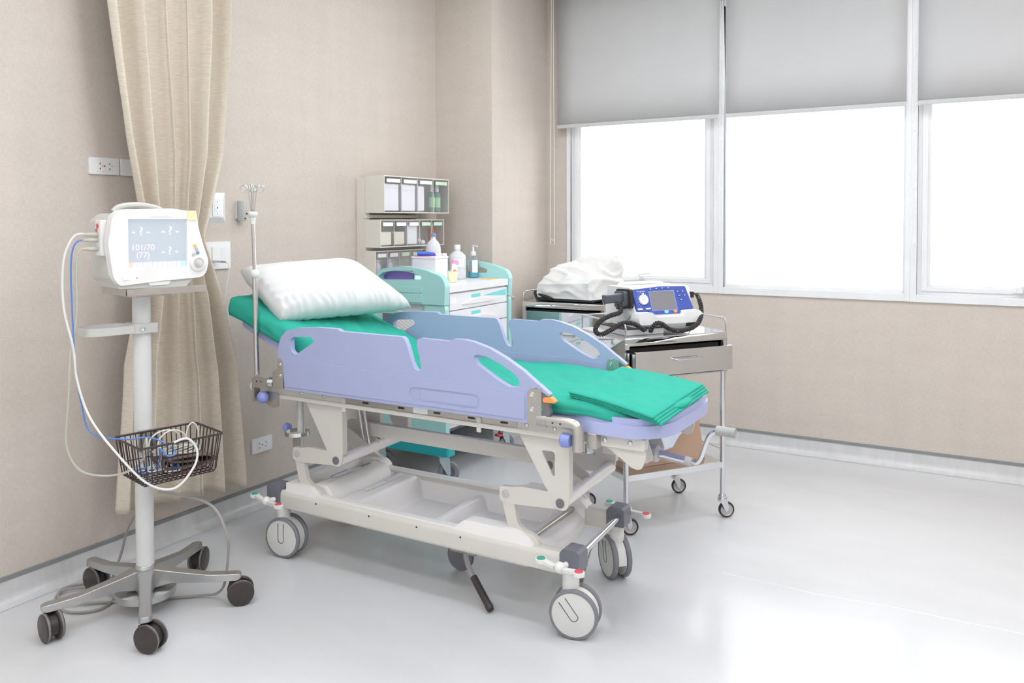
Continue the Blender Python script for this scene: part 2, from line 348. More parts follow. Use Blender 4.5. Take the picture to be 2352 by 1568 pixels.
# blinds ---------------------------------------------------------------
def blind(x0, x1, zb, lab, chain_x, chain_z, beaded):
    r = thing('roller_blind', lab, 'blind', ((x0 + x1) / 2, YW - .07, zb), 0, 'grey roller blinds over the windows')
    y = YW - .07
    MB().grid(lambda u, v: (x0 + (x1 - x0) * u, y + .0015 * math.sin(u * 9), zb + .02 + (3.16 - zb) * v), 8, 4).build('blind_fabric', T['blind'], r, True, solid=.0012)
    MB().prism(rpoly([(y - .006, zb), (y + .006, zb), (y + .006, zb + .026), (y - .006, zb + .026)], .003), x0 + .002, x1 - .002, plane='YZ').build('bottom_rail', T['blind'], r, True)
    MB().cyl((x0 - .01, y + .02, 3.17), (x1 + .01, y + .02, 3.17), .024).build('roller_tube', T['frame'], r, True)
    c = MB(); yc = y - .03; wd = .011 if beaded else .016
    loop = [(chain_x - wd * .45, 3.15), (chain_x - wd * .7, 2.4), (chain_x - wd, chain_z + .06), (chain_x - wd * .8, chain_z + .012), (chain_x, chain_z), (chain_x + wd * .8, chain_z + .012), (chain_x + wd, chain_z + .06), (chain_x + wd * .7, 2.4), (chain_x + wd * .45, 3.15)]
    P = cat([(a, yc, b) for a, b in loop], 14)
    c.tube(P, .0022 if not beaded else .0014, 6)
    if beaded:
        acc = 0; step = .0135
        for i in range(1, len(P)):
            seg = (P[i] - P[i - 1]).length; t = step - acc
            while t <= seg:
                q = P[i - 1].lerp(P[i], t / seg)
                if q.z < 2.75: c.sphere(q, .0042, 6)
                t += step
            acc = (acc + seg) % step
        c.sphere((chain_x, yc, chain_z + .33), .007, 8, (1, 1, 1.6)).sphere((chain_x, yc, chain_z + .66), .007, 8, (1, 1, 1.6))
    c.build('pull_chain', T['bead'], r, True)
blind(-2.751, -1.556, 2.166, 'left roller blind, pale grey, beside the corner with a thin cord loop', -2.775, 1.351, False)
blind(-1.512, -.441, 2.166, 'middle roller blind, pale grey, over the fixed pane', -1.535, 1.366, True)
blind(-.381, .74, 2.166, 'right roller blind, pale grey, cut by the picture edge', -.398, 1.354, True)

# ceiling lamps ---------------------------------------------------------
for x in (-2.0, -.5, 1.0):
    for y in (-1.4, .4, 2.2, 3.9):
        l = thing('ceiling_light', 'square ceiling light panel with a white frame above the room', 'ceiling light', (x, y, ZC), 0, 'ceiling light panels')
        MB().prism(rrect(x - .32, x + .32, y - .32, y + .32, .01), ZC - .03, ZC, [rrect(x - .29, x + .29, y - .29, y + .29, .005)], 'XY').build('light_frame', T['frame'], l, True)
        MB().box(x - .29, x + .29, y - .29, y + .29, ZC - .022, ZC - .012).build('diffuser', T['lamp'], l, True)

# ================================================================== WALL FITTINGS (left wall)
def plate(y0, y1, z0, z1, d=.009, r=.004):
    return MB().prism(rrect(y0, y1, z0, z1, r), XL, XL + d, plane='YZ')
def outlet(y0, y1, z0, z1, lab, cat_='wall outlet', name='wall_outlet'):
    t = thing(name, lab, cat_, (XL, (y0 + y1) / 2, z0))
    plate(y0, y1, z0, z1).build('cover_plate', T['white'], t, True, bevel=.002)
    yc, zc = (y0 + y1) / 2, (z0 + z1) / 2
    MB().prism(rrect(yc - .037, yc + .037, zc - .022, zc + .022, .003), XL + .008, XL + .0115, plane='YZ').build('socket_face', T['white'], t, True, bevel=.001)
    m = MB()
    for s in (-1, 1):
        for dz in (-.011, .011): m.prism([(yc + s * .022 - .003, zc + dz - .004), (yc + s * .022 + .003, zc + dz - .004), (yc + s * .022, zc + dz + .004)], XL + .0115, XL + .0122, plane='YZ')
        m.prism(circ(yc + s * .022 + .011, zc, .0018, 10), XL + .0115, XL + .0122, plane='YZ')
    m.build('socket_holes', T['dark'], t, True)
    MB().prism(circ(yc - .002, zc, .004), XL + .0115, XL + .0122, plane='YZ').build('indicator', T['red'], t, True, label='red round indicator')
    return t
outlet(2.121, 2.257, 1.702, 1.774, 'white twin socket outlet on the wall left of the beige curtain')
outlet(2.99, 3.125, .283, .359, 'white twin socket outlet low on the wall behind the stretcher head')
t = thing('wall_plate', 'white blank wall plate partly hidden behind the curtain, right of the upper outlet', 'wall plate', (XL, 2.33, 1.70))
plate(2.268, 2.40, 1.702, 1.774).build('cover_plate', T['white'], t, True, bevel=.002)
# bevelled call socket
t = thing('wall_socket', 'white wall socket with a wide sloping surround right of the curtain', 'wall socket', (XL, 2.78, 1.49))
m = MB(); y0, y1, z0, z1, b = 2.70, 2.839, 1.488, 1.641, .03
o = [(XL, y0, z0), (XL, y1, z0), (XL, y1, z1), (XL, y0, z1)]; i_ = [(XL + .022, y0 + b, z0 + b), (XL + .022, y1 - b, z0 + b), (XL + .022, y1 - b, z1 - b), (XL + .022, y0 + b, z1 - b)]
m.add(o + i_, [(k, (k + 1) % 4, 4 + (k + 1) % 4, 4 + k) for k in range(4)] + [(4, 5, 6, 7), (3, 2, 1, 0)]).build('surround', T['white'], t, True)
yc, zc = 2.7695, 1.5645
MB().prism(rrect(yc - .026, yc + .026, zc - .041, zc + .041, .004), XL + .021, XL + .026, plane='YZ').build('socket_face', T['white'], t, True, bevel=.001)
MB().prism(rrect(yc - .016, yc + .016, zc - .018, zc + .018, .005), XL + .026, XL + .028, plane='YZ').build('socket_ring', T['white'], t, True, bevel=.0008)
MB().prism(circ(yc, zc, .0035), XL + .028, XL + .0286, plane='YZ').prism(circ(yc, zc + .03, .002, 8), XL + .026, XL + .0266, plane='YZ').prism(circ(yc, zc - .03, .002, 8), XL + .026, XL + .0266, plane='YZ').build('socket_holes', T['dark'], t, True)
# nurse call plate with jack and cord
t = thing('nurse_call_plate', 'white wide wall plate with a switch and a plugged metal jack behind the monitor', 'wall plate', (XL, 2.77, 1.26))
plate(2.66, 2.863, 1.262, 1.397).build('cover_plate', T['white'], t, True, bevel=.002)
MB().prism(rrect(2.748, 2.778, 1.305, 1.372, .003), XL + .009, XL + .014, plane='YZ').build('switch', T['bead'], t, True, bevel=.001)
m = MB()
for k in range(9): m.box(XL + .009, XL + .0105, 2.80, 2.835, 1.315 + k * .006, 1.318 + k * .006).box(XL + .009, XL + .0105, 2.69, 2.725, 1.315 + k * .006, 1.318 + k * .006)
m.build('grille', T['white'], t, True)
t = thing('call_cord', 'thin white call cord looped and hanging down the wall from its metal jack', 'cord', (XL + .03, 2.78, .70))
m = MB().cyl((XL + .012, 2.757, 1.302), (XL + .05, 2.775, 1.300), .006, 12).cyl((XL + .05, 2.775, 1.3), (XL + .065, 2.785, 1.298), .0045, 12)
m.build('jack', T['chrome'], t, True)
P = cat([(XL + .065, 2.785, 1.298), (XL + .07, 2.80, 1.27), (XL + .05, 2.795, 1.15), (XL + .03, 2.79, 1.03), (XL + .03, 2.795, .95), (XL + .03, 2.81, .85), (XL + .03, 2.81, .80)], 8)
m = MB().tube(P, .0028, 6)
for k in range(5):
    m.tube([(XL + .03 + .004 * k, 2.775 + (.020 + .002 * k) * math.cos(a * PI / 10) + .003 * k, 1.00 + (.055 + .003 * k) * math.sin(a * PI / 10)) for a in range(20)], .0026, 6, closed=True)
m.build('cable', T['white'], t, True)
MB().tube(cat([(XL + .03, 2.81, .81), (XL + .03, 2.812, .77), (XL + .03, 2.81, .72)], 4), [.009] * 9, 10).build('push_button', T['bead'], t, True)
t = thing('wall_holder', 'small brushed metal cylinder holder on the wall beside the drip pole', 'holder', (XL, 2.92, 1.50))
MB().lathe([(0, 0), (.020, 0), (.022, .003), (.022, .10), (.019, .104), (0, .104)], (XL + .026, 2.925, 1.50)).build('holder_body', T['grey_b'], t, True)
MB().box(XL, XL + .01, 2.905, 2.945, 1.51, 1.60).build('bracket', T['frame'], t, True)
MB().prism(circ(2.925, 1.512, .004, 10), XL + .047, XL + .05, plane='YZ').build('screw', T['dark'], t, True)
t = thing('curtain_hook', 'small clear tieback hook on the wall beside the monitor', 'hook', (XL, 2.67, 1.42))
MB().tube(cat([(XL, 2.67, 1.49), (XL + .03, 2.672, 1.485), (XL + .035, 2.672, 1.45), (XL + .02, 2.675, 1.42)], 6), .006, 8).build('hook_arm', T['bead'], t, True)

# ================================================================== CURTAIN
def lerp_tab(tab, z):
    for (z0, a), (z1, b) in zip(tab, tab[1:]):
        if z <= z0: return a
        if z <= z1:
            k = (z - z0) / (z1 - z0)
            return a + (b - a) * k
    return tab[-1][1]
LT = [(.2, 2.09), (.9, 2.14), (1.3, 2.24), (1.45, 2.25), (1.6, 2.215), (1.85, 2.165), (2.4, 2.085), (3.25, 2.03)]
RT = [(.2, 2.752), (.8, 2.71), (1.25, 2.61), (1.42, 2.55), (1.55, 2.59), (1.8, 2.66), (2.4, 2.71), (3.25, 2.72)]
def curt(u, v):
    zb = .225 + .05 * (1 - u) + .01 * math.sin(u * 30)
    z = zb + (3.25 - zb) * v
    l, r = lerp_tab(LT, z), lerp_tab(RT, z); wd = r - l
    pinch = max(0, 1 - abs(z - 1.42) / .9)
    ph = u * 2 * PI * 5.2 + .5 * math.sin(u * 9 + z * .6)
    s = math.sin(ph); fold = (1 if s > 0 else -1) * abs(s) ** .7
    amp = .034 + .020 * (1 - pinch) * (.5 + .5 * math.sin(u * 7 + 1)) + (.01 if z < 1.2 else 0)
    fine = .007 * math.sin(ph * 2.3 + z * 3) * pinch + .005 * math.sin(u * 60) * pinch
    y = l + wd * (u + .035 * math.sin(ph * 1.0 + 1.4) * (1 - u) * u * 4)
    x = -3.15 + fold * amp + fine + .006 * noise.noise(Vector((u * 6, z * 2, 0)))
    return (x, y, z)
cu = MB().grid(curt, 260, 90).build('curtain', T['curtain'], None, solid=.002, angle=80)
tag(cu, 'long beige linen curtain gathered at mid height against the left wall', 'curtain')
t = thing('curtain_track', 'white ceiling track carrying the beige curtain', 'curtain track', (-3.15, 2.4, 3.25))
MB().box(-3.165, -3.135, .8, 4.4, 3.25, ZC).build('rail', T['frame'], t, True, bevel=.002)

# ================================================================== ROLLING STAND + MONITOR
PS = (-2.815, 2.003)
st = thing('rolling_stand', 'white pole stand on a five-armed aluminium base with black casters', 'rolling stand', (*PS, 0), math.radians(76))
MB().cyl((0, 0, .17), (0, 0, 1.235), .033, 32).build('pole', T['pole'], st)
MB().lathe([(0, .075), (.036, .075), (.038, .09), (.036, .175), (.033, .178), (0, .178)]).build('hub', T['alu'], st, angle=50)
def arm():
    m = MB(); R = [.0, .05, .10, .24, .30, .345, .36]; H = [.165, .162, .150, .128, .127, .127, .124]; B = [.085, .095, .105, .098, .100, .100, .104]; W = [.034, .034, .026, .022, .023, .023, .012]
    vs = []
    for r, h, b, w_ in zip(R, H, B, W): vs += [(r, -w_, b), (r, w_, b), (r, w_ * .86, h), (r, -w_ * .86, h)]
    n = len(R); fs = [(i * 4 + k, i * 4 + (k + 1) % 4, (i + 1) * 4 + (k + 1) % 4, (i + 1) * 4 + k) for i in range(n - 1) for k in range(4)] + [(0, 1, 2, 3), tuple(range(4 * n - 4, 4 * n))]
    return m.add(vs, fs)
def black_caster(parent, x, y, ang):
    c = MB().cyl((x, y, .075), (x, y, .105), .011, 12)
    R = Matrix.Translation((x, y, 0)) @ Matrix.Rotation(ang, 4, 'Z')
    body = MB().prism([(-.005, .05)] + [(.022 + .040 * math.cos(a * PI / 12), .05 + .04 * math.sin(a * PI / 12)) for a in range(-2, 14)] + [(-.022, .062), (-.02, .088), (.0, .088)], -.013, .013)
    body.xf(R); c.add(body.v, body.f); cb = c.build('caster', T['black'], parent, bevel=.001)
    for s in (-1, 1):
        MB().lathe([(0, .013), (.046, .013), (.05, .016), (.05, .027), (.047, .030), (.044, .031), (0, .032)], (.022, 0, .05), (0, s, 0), 32).xf(R).build('wheel', T['castor'], cb)
        MB().lathe([(.044, .0305), (.0475, .0295), (.0503, .026), (.0503, .02)], (.022, 0, .05), (0, s, 0), 32).xf(R).build('wheel_rim', T['castrim'], cb)
for k, (a, ca) in enumerate(((36, 50), (108, 120), (180, 0), (252, -10), (324, 15))):
    a = math.radians(a - 76)
    arm().xf(Matrix.Rotation(a, 4, 'Z')).build('base_arm', T['alu'], st, bevel=.003)
    black_caster(st, .335 * math.cos(a), .335 * math.sin(a), math.radians(ca - 76))
MB().lathe([(0, .055), (.105, .055), (.11, .058), (.11, .083), (.107, .085), (.0, .080)], (.0, .0, 0), seg=48).build('base_weight', T['alu'], st, angle=50, label='round aluminium weight under the arms')
# hose-ring handle
m = MB().prism(rrect(-.05, .05, -.046, .046, .02), 1.075, 1.112, [circ(0, 0, .0335, 28)], 'XY')
m.build('clamp', T['mong'], st, bevel=.002)
m = MB(); P = cat([(-.04, .03, 0), (-.07, .085, 0), (-.20, .07, 0), (-.205, -.02, 0), (-.15, -.045, 0), (-.045, -.042, 0)], 10)
for z in (1,):
    vs = []
    for i, p in enumerate(P):
        d = (P[min(i + 1, len(P) - 1)] - P[max(i - 1, 0)]).normalized(); nn = Vector((-d.y, d.x, 0)) * .004
        vs += [p + nn + Vector((0, 0, 1.078)), p - nn + Vector((0, 0, 1.078)), p - nn + Vector((0, 0, 1.108)), p + nn + Vector((0, 0, 1.108))]
    n = len(P); m.add(vs, [(i * 4 + k, i * 4 + (k + 1) % 4, (i + 1) * 4 + (k + 1) % 4, (i + 1) * 4 + k) for i in range(n - 1) for k in range(4)] + [(3, 2, 1, 0), tuple(range(4 * n - 4, 4 * n))])
m.build('side_handle', T['mong'], st, bevel=.001)
MB().lathe([(0, 0), (.009, 0), (.009, .004), (.004, .005), (0, .003)], (-.015, -.046, 1.093), (0, -1, 0), 16).build('screw', T['chrome'], st)
MB().lathe([(0, 0), (.007, 0), (.007, .004), (0, .005)], (.05, -.01, 1.093), (1, 0, 0), 14).build('screw', T['chrome'], st)
# top tray
m = MB().box(-.10, .20, -.12, .11, 1.232, 1.240).box(-.10, .20, -.128, -.12, 1.226, 1.252).box(-.105, -.10, -.12, .11, 1.226, 1.252).prism(rpoly([(-.06, .06), (.10, .06), (.10, -.07), (-.06, -.07)], .02), 1.214, 1.232, plane='XY')
m.build('mounting_tray', T['steel'], st, bevel=.001)
# basket (wire) on the pole
BX = (-.125, .185); BY = (-.285, -.045); BZ = (.56, .70)
m = MB(); wr = .0022
def rim(z, ins, r): return m.tube([(a, b, z) for a, b in rpoly([(BX[0] + ins, BY[0] + ins), (BX[1] - ins, BY[0] + ins), (BX[1] - ins, BY[1] - ins), (BX[0] + ins, BY[1] - ins)], .02, 5)], r, 8, closed=True)
rim(BZ[1], 0, .0042); rim(.605, .012, wr)
ix = 15; iy = 8
for k in range(ix):
    x = BX[0] + .02 + (BX[1] - BX[0] - .04) * k / (ix - 1); xb = x * .93 + .004
    m.tube([(x, BY[0], BZ[1]), (xb, BY[0] + .018, BZ[0] + .006), (xb, BY[0] + .026, BZ[0]), (xb, BY[1] - .026, BZ[0]), (xb, BY[1] - .018, BZ[0] + .006), (x, BY[1], BZ[1])], wr, 6)
for k in range(iy):
    y = BY[0] + .02 + (BY[1] - BY[0] - .04) * k / (iy - 1); yb = y * .9 - .015
    m.tube([(BX[0], y, BZ[1]), (BX[0] + .018, yb, BZ[0] + .006), (BX[0] + .026, yb, BZ[0] - .004), (BX[1] - .026, yb, BZ[0] - .004), (BX[1] - .018, yb, BZ[0] + .006), (BX[1], y, BZ[1])], wr, 6)
bk = m.build('wire_basket', T['basket'], st)
MB().prism(rrect(-.035, .04, .625, .705, .006), -.045, -.034, plane='XZ').box(-.03, .03, -.036, -.02, .64, .69).build('mounting_plate', T['steel'], st, bevel=.001)
for x in (-.02, .025): MB().lathe([(0, 0), (.006, 0), (.004, .004), (0, .004)], (x, -.045, .69), (0, -1, 0), 12).build('screw', T['chrome'], st)

mo = thing('patient_monitor', 'white patient monitor with a lit screen whose pale glow includes the window reflection on top of the pole stand', 'patient monitor', (*PS, 1.24), math.radians(76))
Z0 = .0
def loc(z): return z - 1.24
body = rpoly([(-.11, loc(1.252)), (.135, loc(1.252)), (.165, loc(1.30)), (.165, loc(1.50)), (.14, loc(1.535)), (-.12, loc(1.53)), (-.155, loc(1.50)), (-.15, loc(1.29))], .012)
MB().prism(body, -.10, .085).build('rear_housing', T['mong'], mo, bevel=.008, bseg=3)
# front shell with a bulge around the knob
fo = rpoly([(-.150, loc(1.296)), (-.128, loc(1.266)), (.02, loc(1.277)), (.175, loc(1.283)), (.196, loc(1.30)), (.206, loc(1.345)), (.188, loc(1.40)), (.168, loc(1.47)), (.160, loc(1.535)), (.06, loc(1.548)), (-.12, loc(1.543)), (-.150, loc(1.52)), (-.166, loc(1.42))], .014, 5)
sc = (-.096, .121, loc(1.330), loc(1.508))
MB().prism(fo, -.136, -.092, [[(sc[0], sc[2]), (sc[1], sc[2]), (sc[1], sc[3]), (sc[0], sc[3])]]).build('front_shell', T['mon'], mo, bevel=.009, bseg=4, angle=50)
MB().prism(rpoly([(-.128, loc(1.254)), (.12, loc(1.25)), (.15, loc(1.285)), (-.135, loc(1.285))], .006), -.126, .06).build('foot', T['mong'], mo, bevel=.004)
scr = MB().box(sc[0] - .002, sc[1] + .002, -.124, -.105, sc[2] - .002, sc[3] + .002).build('screen', T['screen'], mo)
def scrtext(b, size, u, v, m_, name='screen_text'):
    text(name, b, size, m_, scr, fmat((sc[0] + (sc[1] - sc[0]) * u, -.1245, sc[2] + (sc[3] - sc[2]) * v), (1, 0, 0), (0, 0, 1)), .0003)
scrtext('101/70', .031, .26, .405, T['pink']); scrtext('(77)', .030, .26, .25, T['pink'])
scrtext('- ? -', .042, .72, .32, T['mint']); scrtext('- ? -', .044, .23, .74, T['pale']); scrtext('- ? -', .044, .73, .75, T['pale'])
m = MB()
for k in range(12):
    if k in (0, 11): continue
    a = sc[0] + (sc[1] - sc[0]) * k / 12; m.box(a + .0006, a + (sc[1] - sc[0]) / 12 - .0006, -.1247, -.1235, sc[2] + .001, sc[2] + .019)
m.build('menu_bar', T['menu'], scr)
MB().box(sc[0], sc[0] + .0175, -.1247, -.1235, sc[2] + .001, sc[2] + .019).build('menu_key', T['orange_s'], scr, label='orange menu key')
MB().box(sc[1] - .0175, sc[1], -.1247, -.1235, sc[2] + .001, sc[2] + .019).build('menu_key', T['blue_s'], scr, label='blue menu key')
# alarm lamp, label, handle
MB().prism(rrect(.125, .158, loc(1.502), loc(1.540), .004), -.138, -.120).build('alarm_lamp', T['yellow'], mo, bevel=.003, label='pale yellow alarm lamp')
MB().prism(rrect(-.02, .068, loc(1.517), loc(1.532), .001), -.1375, -.13).build('name_strip', T['lab'], mo)
m = MB(); P = cat([(-.115, -.05, loc(1.535)), (-.09, -.05, loc(1.553)), (-.03, -.05, loc(1.560)), (.03, -.05, loc(1.552)), (.06, -.05, loc(1.54))], 6)
m.tube(P, .012, 10).build('carry_handle', T['mong'], mo)
for (u, z, mm) in ((.152, 1.407, 'amber'), (.158, 1.393, 'grey_b'), (.162, 1.378, 'blue_b'), (.146, 1.372, 'grey_b')):
    MB().lathe([(0, .0), (.0065, 0), (.0065, .003), (.005, .005), (0, .0055)], (u, -.136, loc(z)), (0, -1, 0), 16).build('button', T[mm], mo)
MB().lathe([(.029, 0), (.031, .004), (.028, .008), (.022, .008), (.020, .002), (0, .001)], (.163, -.136, loc(1.337)), (0, -1, 0), 32).build('dial_ring', T['mon'], mo, angle=60)
MB().lathe([(0, 0), (.013, 0), (.012, .018), (.010, .021), (0, .022)], (.163, -.136, loc(1.337)), (0, -1, 0), 24).build('dial', T['mong'], mo)
MB().prism(rrect(-.118, -.095, loc(1.285), loc(1.298), .006), -.1385, -.13).build('power_key', T['mon'], mo, bevel=.001)
MB().prism(rpoly([(-.02, loc(1.262)), (.05, loc(1.262)), (.058, loc(1.276)), (-.025, loc(1.276))], .003), -.132, -.12).build('recess_cover', T['mon'], mo, bevel=.001)
MB().prism(circ(-.068, loc(1.293), .0025, 8), -.1375, -.13).build('indicator', T['orange'], mo)
# connector module on the left flank
cm = MB().box(-.175, -.150, -.088, -.035, loc(1.375), loc(1.505)).build('connector_module', T['mon'], mo, bevel=.004)
MB().lathe([(0, 0), (.009, 0), (.009, .003), (0, .003)], (-.175, -.062, loc(1.483)), (-1, 0, 0), 14).lathe([(0, 0), (.006, 0), (.006, .003), (0, .003)], (-.175, -.052, loc(1.468)), (-1, 0, 0), 14).build('red_port', T['red'], cm, label='red connector ports')
R76 = Matrix.Translation((*PS, 1.24)) @ Matrix.Rotation(math.radians(76), 4, 'Z')
def W76(x, y, z): return tuple(R76 @ Vector((x, y, z - 1.24)))
cords = (('blue_monitor_cable', 'cord_b', 'thin blue monitor cable hanging from the middle plug into the wire basket', .0030, 1.432,
          [(-.20, -.06, 1.432), (-.245, -.055, 1.425), (-.262, -.05, 1.36), (-.262, -.05, 1.2), (-.256, -.055, 1.0), (-.24, -.06, .85), (-.215, -.085, .74), (-.13, -.16, .715), (-.06, -.20, .715), (-.02, -.25, .695), (.0, -.29, .665), (-.03, -.292, .66), (-.055, -.285, .69), (-.04, -.25, .66), (-.02, -.2, .60), (.02, -.2, .575)]),
         ('white_monitor_cable', 'cord_w', 'white monitor cable from the top plug sagging in a big loop across the basket', .0042, 1.452,
          [(-.20, -.06, 1.452), (-.25, -.05, 1.447), (-.285, -.045, 1.36), (-.288, -.045, 1.2), (-.262, -.055, 1.05), (-.252, -.06, .93), (-.225, -.10, .80), (-.17, -.19, .68), (-.10, -.28, .575), (-.02, -.315, .545), (.05, -.315, .60), (.07, -.31, .66), (.04, -.30, .71), (-.01, -.28, .695), (-.03, -.22, .63), (0, -.2, .58)]),
         ('grey_monitor_cable', 'plug', 'pale grey monitor cable from the bottom plug swinging left of the basket', .0040, 1.400,
          [(-.20, -.06, 1.40), (-.235, -.055, 1.395), (-.245, -.05, 1.33), (-.246, -.05, 1.18), (-.27, -.05, 1.02), (-.278, -.045, .85), (-.285, -.04, .70), (-.25, -.06, .61), (-.18, -.10, .58), (-.115, -.17, .60), (-.09, -.24, .66), (-.08, -.23, .72), (-.07, -.18, .66), (-.05, -.16, .60), (-.02, -.14, .58)]))
for nm, mm, lb, r, z, pts in cords:
    t = thing(nm, lb, 'cable', W76(-.2, -.06, z), math.radians(76))
    MB().tube([W76(*p) for p in cat(pts, 8)], r, 8).build('cable_sheath', T[mm], t, True)
    MB().tube([W76(-.175, -.062, z), W76(-.19, -.062, z), W76(-.21, -.062, z + .001), W76(-.225, -.058, z)], [.0085, .0095, .007, .0045], 10).build('plug', T['plug'], t, True)
# basket contents
t = thing('blood_pressure_cuff', 'folded brown blood pressure cuff lying in the wire basket', 'blood pressure cuff', W76(.06, -.16, .565), math.radians(76))
m = MB()
P = cat([(-.02, 0, .625), (-.015, 0, .60), (.03, 0, .582), (.10, 0, .59), (.105, 0, .603), (.06, 0, .607), (.0, 0, .62), (.04, 0, .625), (.13, 0, .618), (.165, 0, .605), (.165, 0, .592), (.10, 0, .572), (.02, 0, .569)], 6)
vs = []
for p in P: vs += [W76(p.x, -.235, p.z), W76(p.x + .004, -.11, p.z + .004)]
m.add(vs, [(i * 2, i * 2 + 1, i * 2 + 3, i * 2 + 2) for i in range(len(P) - 1)]).build('cuff', T['cuff'], t, True, solid=.006)
m = MB()
for k in range(6):
    m.tube([W76(.055 + (.085 - .004 * k) * math.cos(a * PI / 12) , -.175 + (.045 - .003 * k) * math.sin(a * PI / 12), .638 + .0042 * k + .006 * math.sin(a * PI / 12 * 2 + k)) for a in range(24)], .0034, 6, closed=True)
m.build('hose', T['plug'], t, True)
t = thing('lead_wire_bundle', 'tangled blue and white lead wires at the bottom of the wire basket', 'wire bundle', W76(-.03, -.22, .56), math.radians(76))
random.seed(3)
for nm, mm in (('blue_wires', 'cord_b'), ('white_wires', 'cord_w')):
    m = MB()
    for k in range(4):
        cx, cy = -.05 + .03 * k, -.2 + .02 * (k % 2)
        m.tube([W76(*p) for p in cat([(cx + random.uniform(-.05, .06), cy + random.uniform(-.05, .06), .572 + random.uniform(0, .035)) for _ in range(8)], 6, True)], .0022, 6, closed=True)
    m.build(nm, T[mm], t, True)
t = thing('cable_coil', 'loose coil of pale sensor cable standing up in the wire basket', 'cable', W76(.1, -.1, .6), math.radians(76))
m = MB()
for k, (cx, cz, ra, rb) in enumerate(((.04, .66, .06, .045), (.06, .655, .055, .05), (.13, .67, .025, .055))):
    m.tube([W76(cx + ra * math.cos(a * PI / 12), -.10 - .02 * k, cz + rb * math.sin(a * PI / 12)) for a in range(24)], .0028, 6, closed=True)
m.build('cable_sheath', T['cord_w'], t, True)
# power cord
t = thing('power_cord', 'grey power cord hanging behind the pole and coiled on the floor', 'power cord', (-3.1, 1.95, 0))
m = MB().tube(cat([(-2.86, 2.05, 1.2), (-2.87, 2.06, .9), (-2.9, 2.06, .6), (-2.96, 2.09, .38), (-3.08, 2.11, .22), (-3.13, 2.11, .10), (-3.12, 2.05, .012), (-3.2, 2.02, .008), (-3.24, 1.93, .008), (-3.14, 1.84, .008), (-3.02, 1.83, .008), (-2.95, 1.9, .008), (-3.0, 1.99, .008), (-3.15, 1.98, .016), (-3.21, 1.9, .017), (-3.10, 1.85, .016), (-2.98, 1.95, .008), (-2.85, 2.05, .008), (-2.72, 2.16, .008), (-2.62, 2.2, .04), (-2.545, 2.17, .2), (-2.52, 2.14, .31), (-2.58, 2.13, .40), (-2.70, 2.1, .43), (-2.79, 2.045, .45)], 10), .0052, 8)
m.build('cord_sheath', T['cord_g'], t, True)

# ================================================================== STRETCHER
bed = thing('hospital_stretcher', 'white and lavender wheeled stretcher with raised side rails in the middle of the room', 'stretcher', (-1.98, 2.90, 0))
YN, YFR = 2.645, 3.13            # near and far beams of the base
def B(m, name, mt, par=None, **k): return m.build(name, T[mt], par or bed, True, **k)
# base frame
def beam(y0, y1, name):
    m = MB().prism(rpoly([(y0, .224), (y1, .224), (y1, .298), (y0 + .008, .300), (y0, .285)], .006), -2.76, -1.30, plane='YZ')
    b = B(m, name, 'beige')
    return b
nb = beam(2.615, 2.675, 'base_beam'); fb = beam(3.10, 3.16, 'base_beam')
B(MB().box(-2.77, -2.71, 2.675, 3.10, .24, .295), 'cross_beam', 'beige', bevel=.004)
for x in (-2.51, -2.215, -1.97, -1.76):
    B(MB().prism(circ(x, .276, .0042, 10), 2.6145, 2.6165), 'bolt_hole', 'dark', nb)
# moulded tray
TX0, TX1, TY0, TY1 = -2.70, -1.475, 2.628, 3.148
def sm(a, b, x): t = min(1, max(0, (x - a) / (b - a))); return t * t * (3 - 2 * t)
def trayh(x, y):
    e = min(x - TX0, y - TY0, TY1 - y)                     # distance to the rim, foot end open lower
    ef = TX1 - x
    lip = .305 + .03 * (1 - sm(-2.62, -2.50, x)) + .03 * sm(-1.80, -1.74, x)
    floor_ = .205
    h = lip + (floor_ - lip) * sm(.035, .075, e)
    inside = sm(.03, .06, min(y - TY0, TY1 - y))
    ra = .0
    k = sm(-2.62, -2.58, x) * (1 - sm(-2.52, -2.40, x)); h = max(h, floor_ + (.335 - floor_) * k * inside)
    k = sm(-2.47, -2.42, x) * (1 - sm(-2.33, -2.27, x)); h = max(h, floor_ + (.30 - floor_) * k * inside)
    k = sm(-2.02, -1.985, x) * (1 - sm(-1.955, -1.92, x)); h = max(h, floor_ + (.265 - floor_) * k * inside)
    if x > -1.74: h = max(h, floor_ + .07 * sm(-1.66, -1.56, x) * inside)
    h2 = h
    if ef < .03: h2 = h - .02 * (1 - sm(0, .03, ef))
    return h2
tm = MB().grid(lambda u, v: (TX0 + (TX1 - TX0) * u + (.05 * (1 - (2 * v - 1) ** 2) * u ** 8), TY0 + (TY1 - TY0) * v, trayh(TX0 + (TX1 - TX0) * u, TY0 + (TY1 - TY0) * v)), 150, 70)
ring = [tm.v[i * 71] for i in range(151)] + [tm.v[150 * 71 + j] for j in range(1, 71)] + [tm.v[i * 71 + 70] for i in range(149, -1, -1)] + [tm.v[j] for j in range(69, 0, -1)]
n = len(ring); tm.add(ring + [(x, y, max(.215, z - .09) if x > -1.52 else .285) for x, y, z in ring], [(i, (i + 1) % n, n + (i + 1) % n, n + i) for i in range(n)])
tray = B(tm, 'storage_tray', 'tray', angle=50)
MB().box(TX0 + .06, TX1 - .03, 2.69, 3.09, .185, .1905).build('tray_underside', T['tray'], bed, True, bevel=.01)
def label_on(par, x, y0, y1, z, wd, mt, slope=0): B(MB().add([(x, y0, z), (x + wd, y0, z - slope), (x + wd, y1, z - slope), (x, y1, z)], [(0, 1, 2, 3)]).add([(x, y0, z - .001), (x + wd, y0, z - .001 - slope), (x + wd, y1, z - .001 - slope), (x, y1, z - .001)], [(3, 2, 1, 0)]), 'sticker', mt, par)
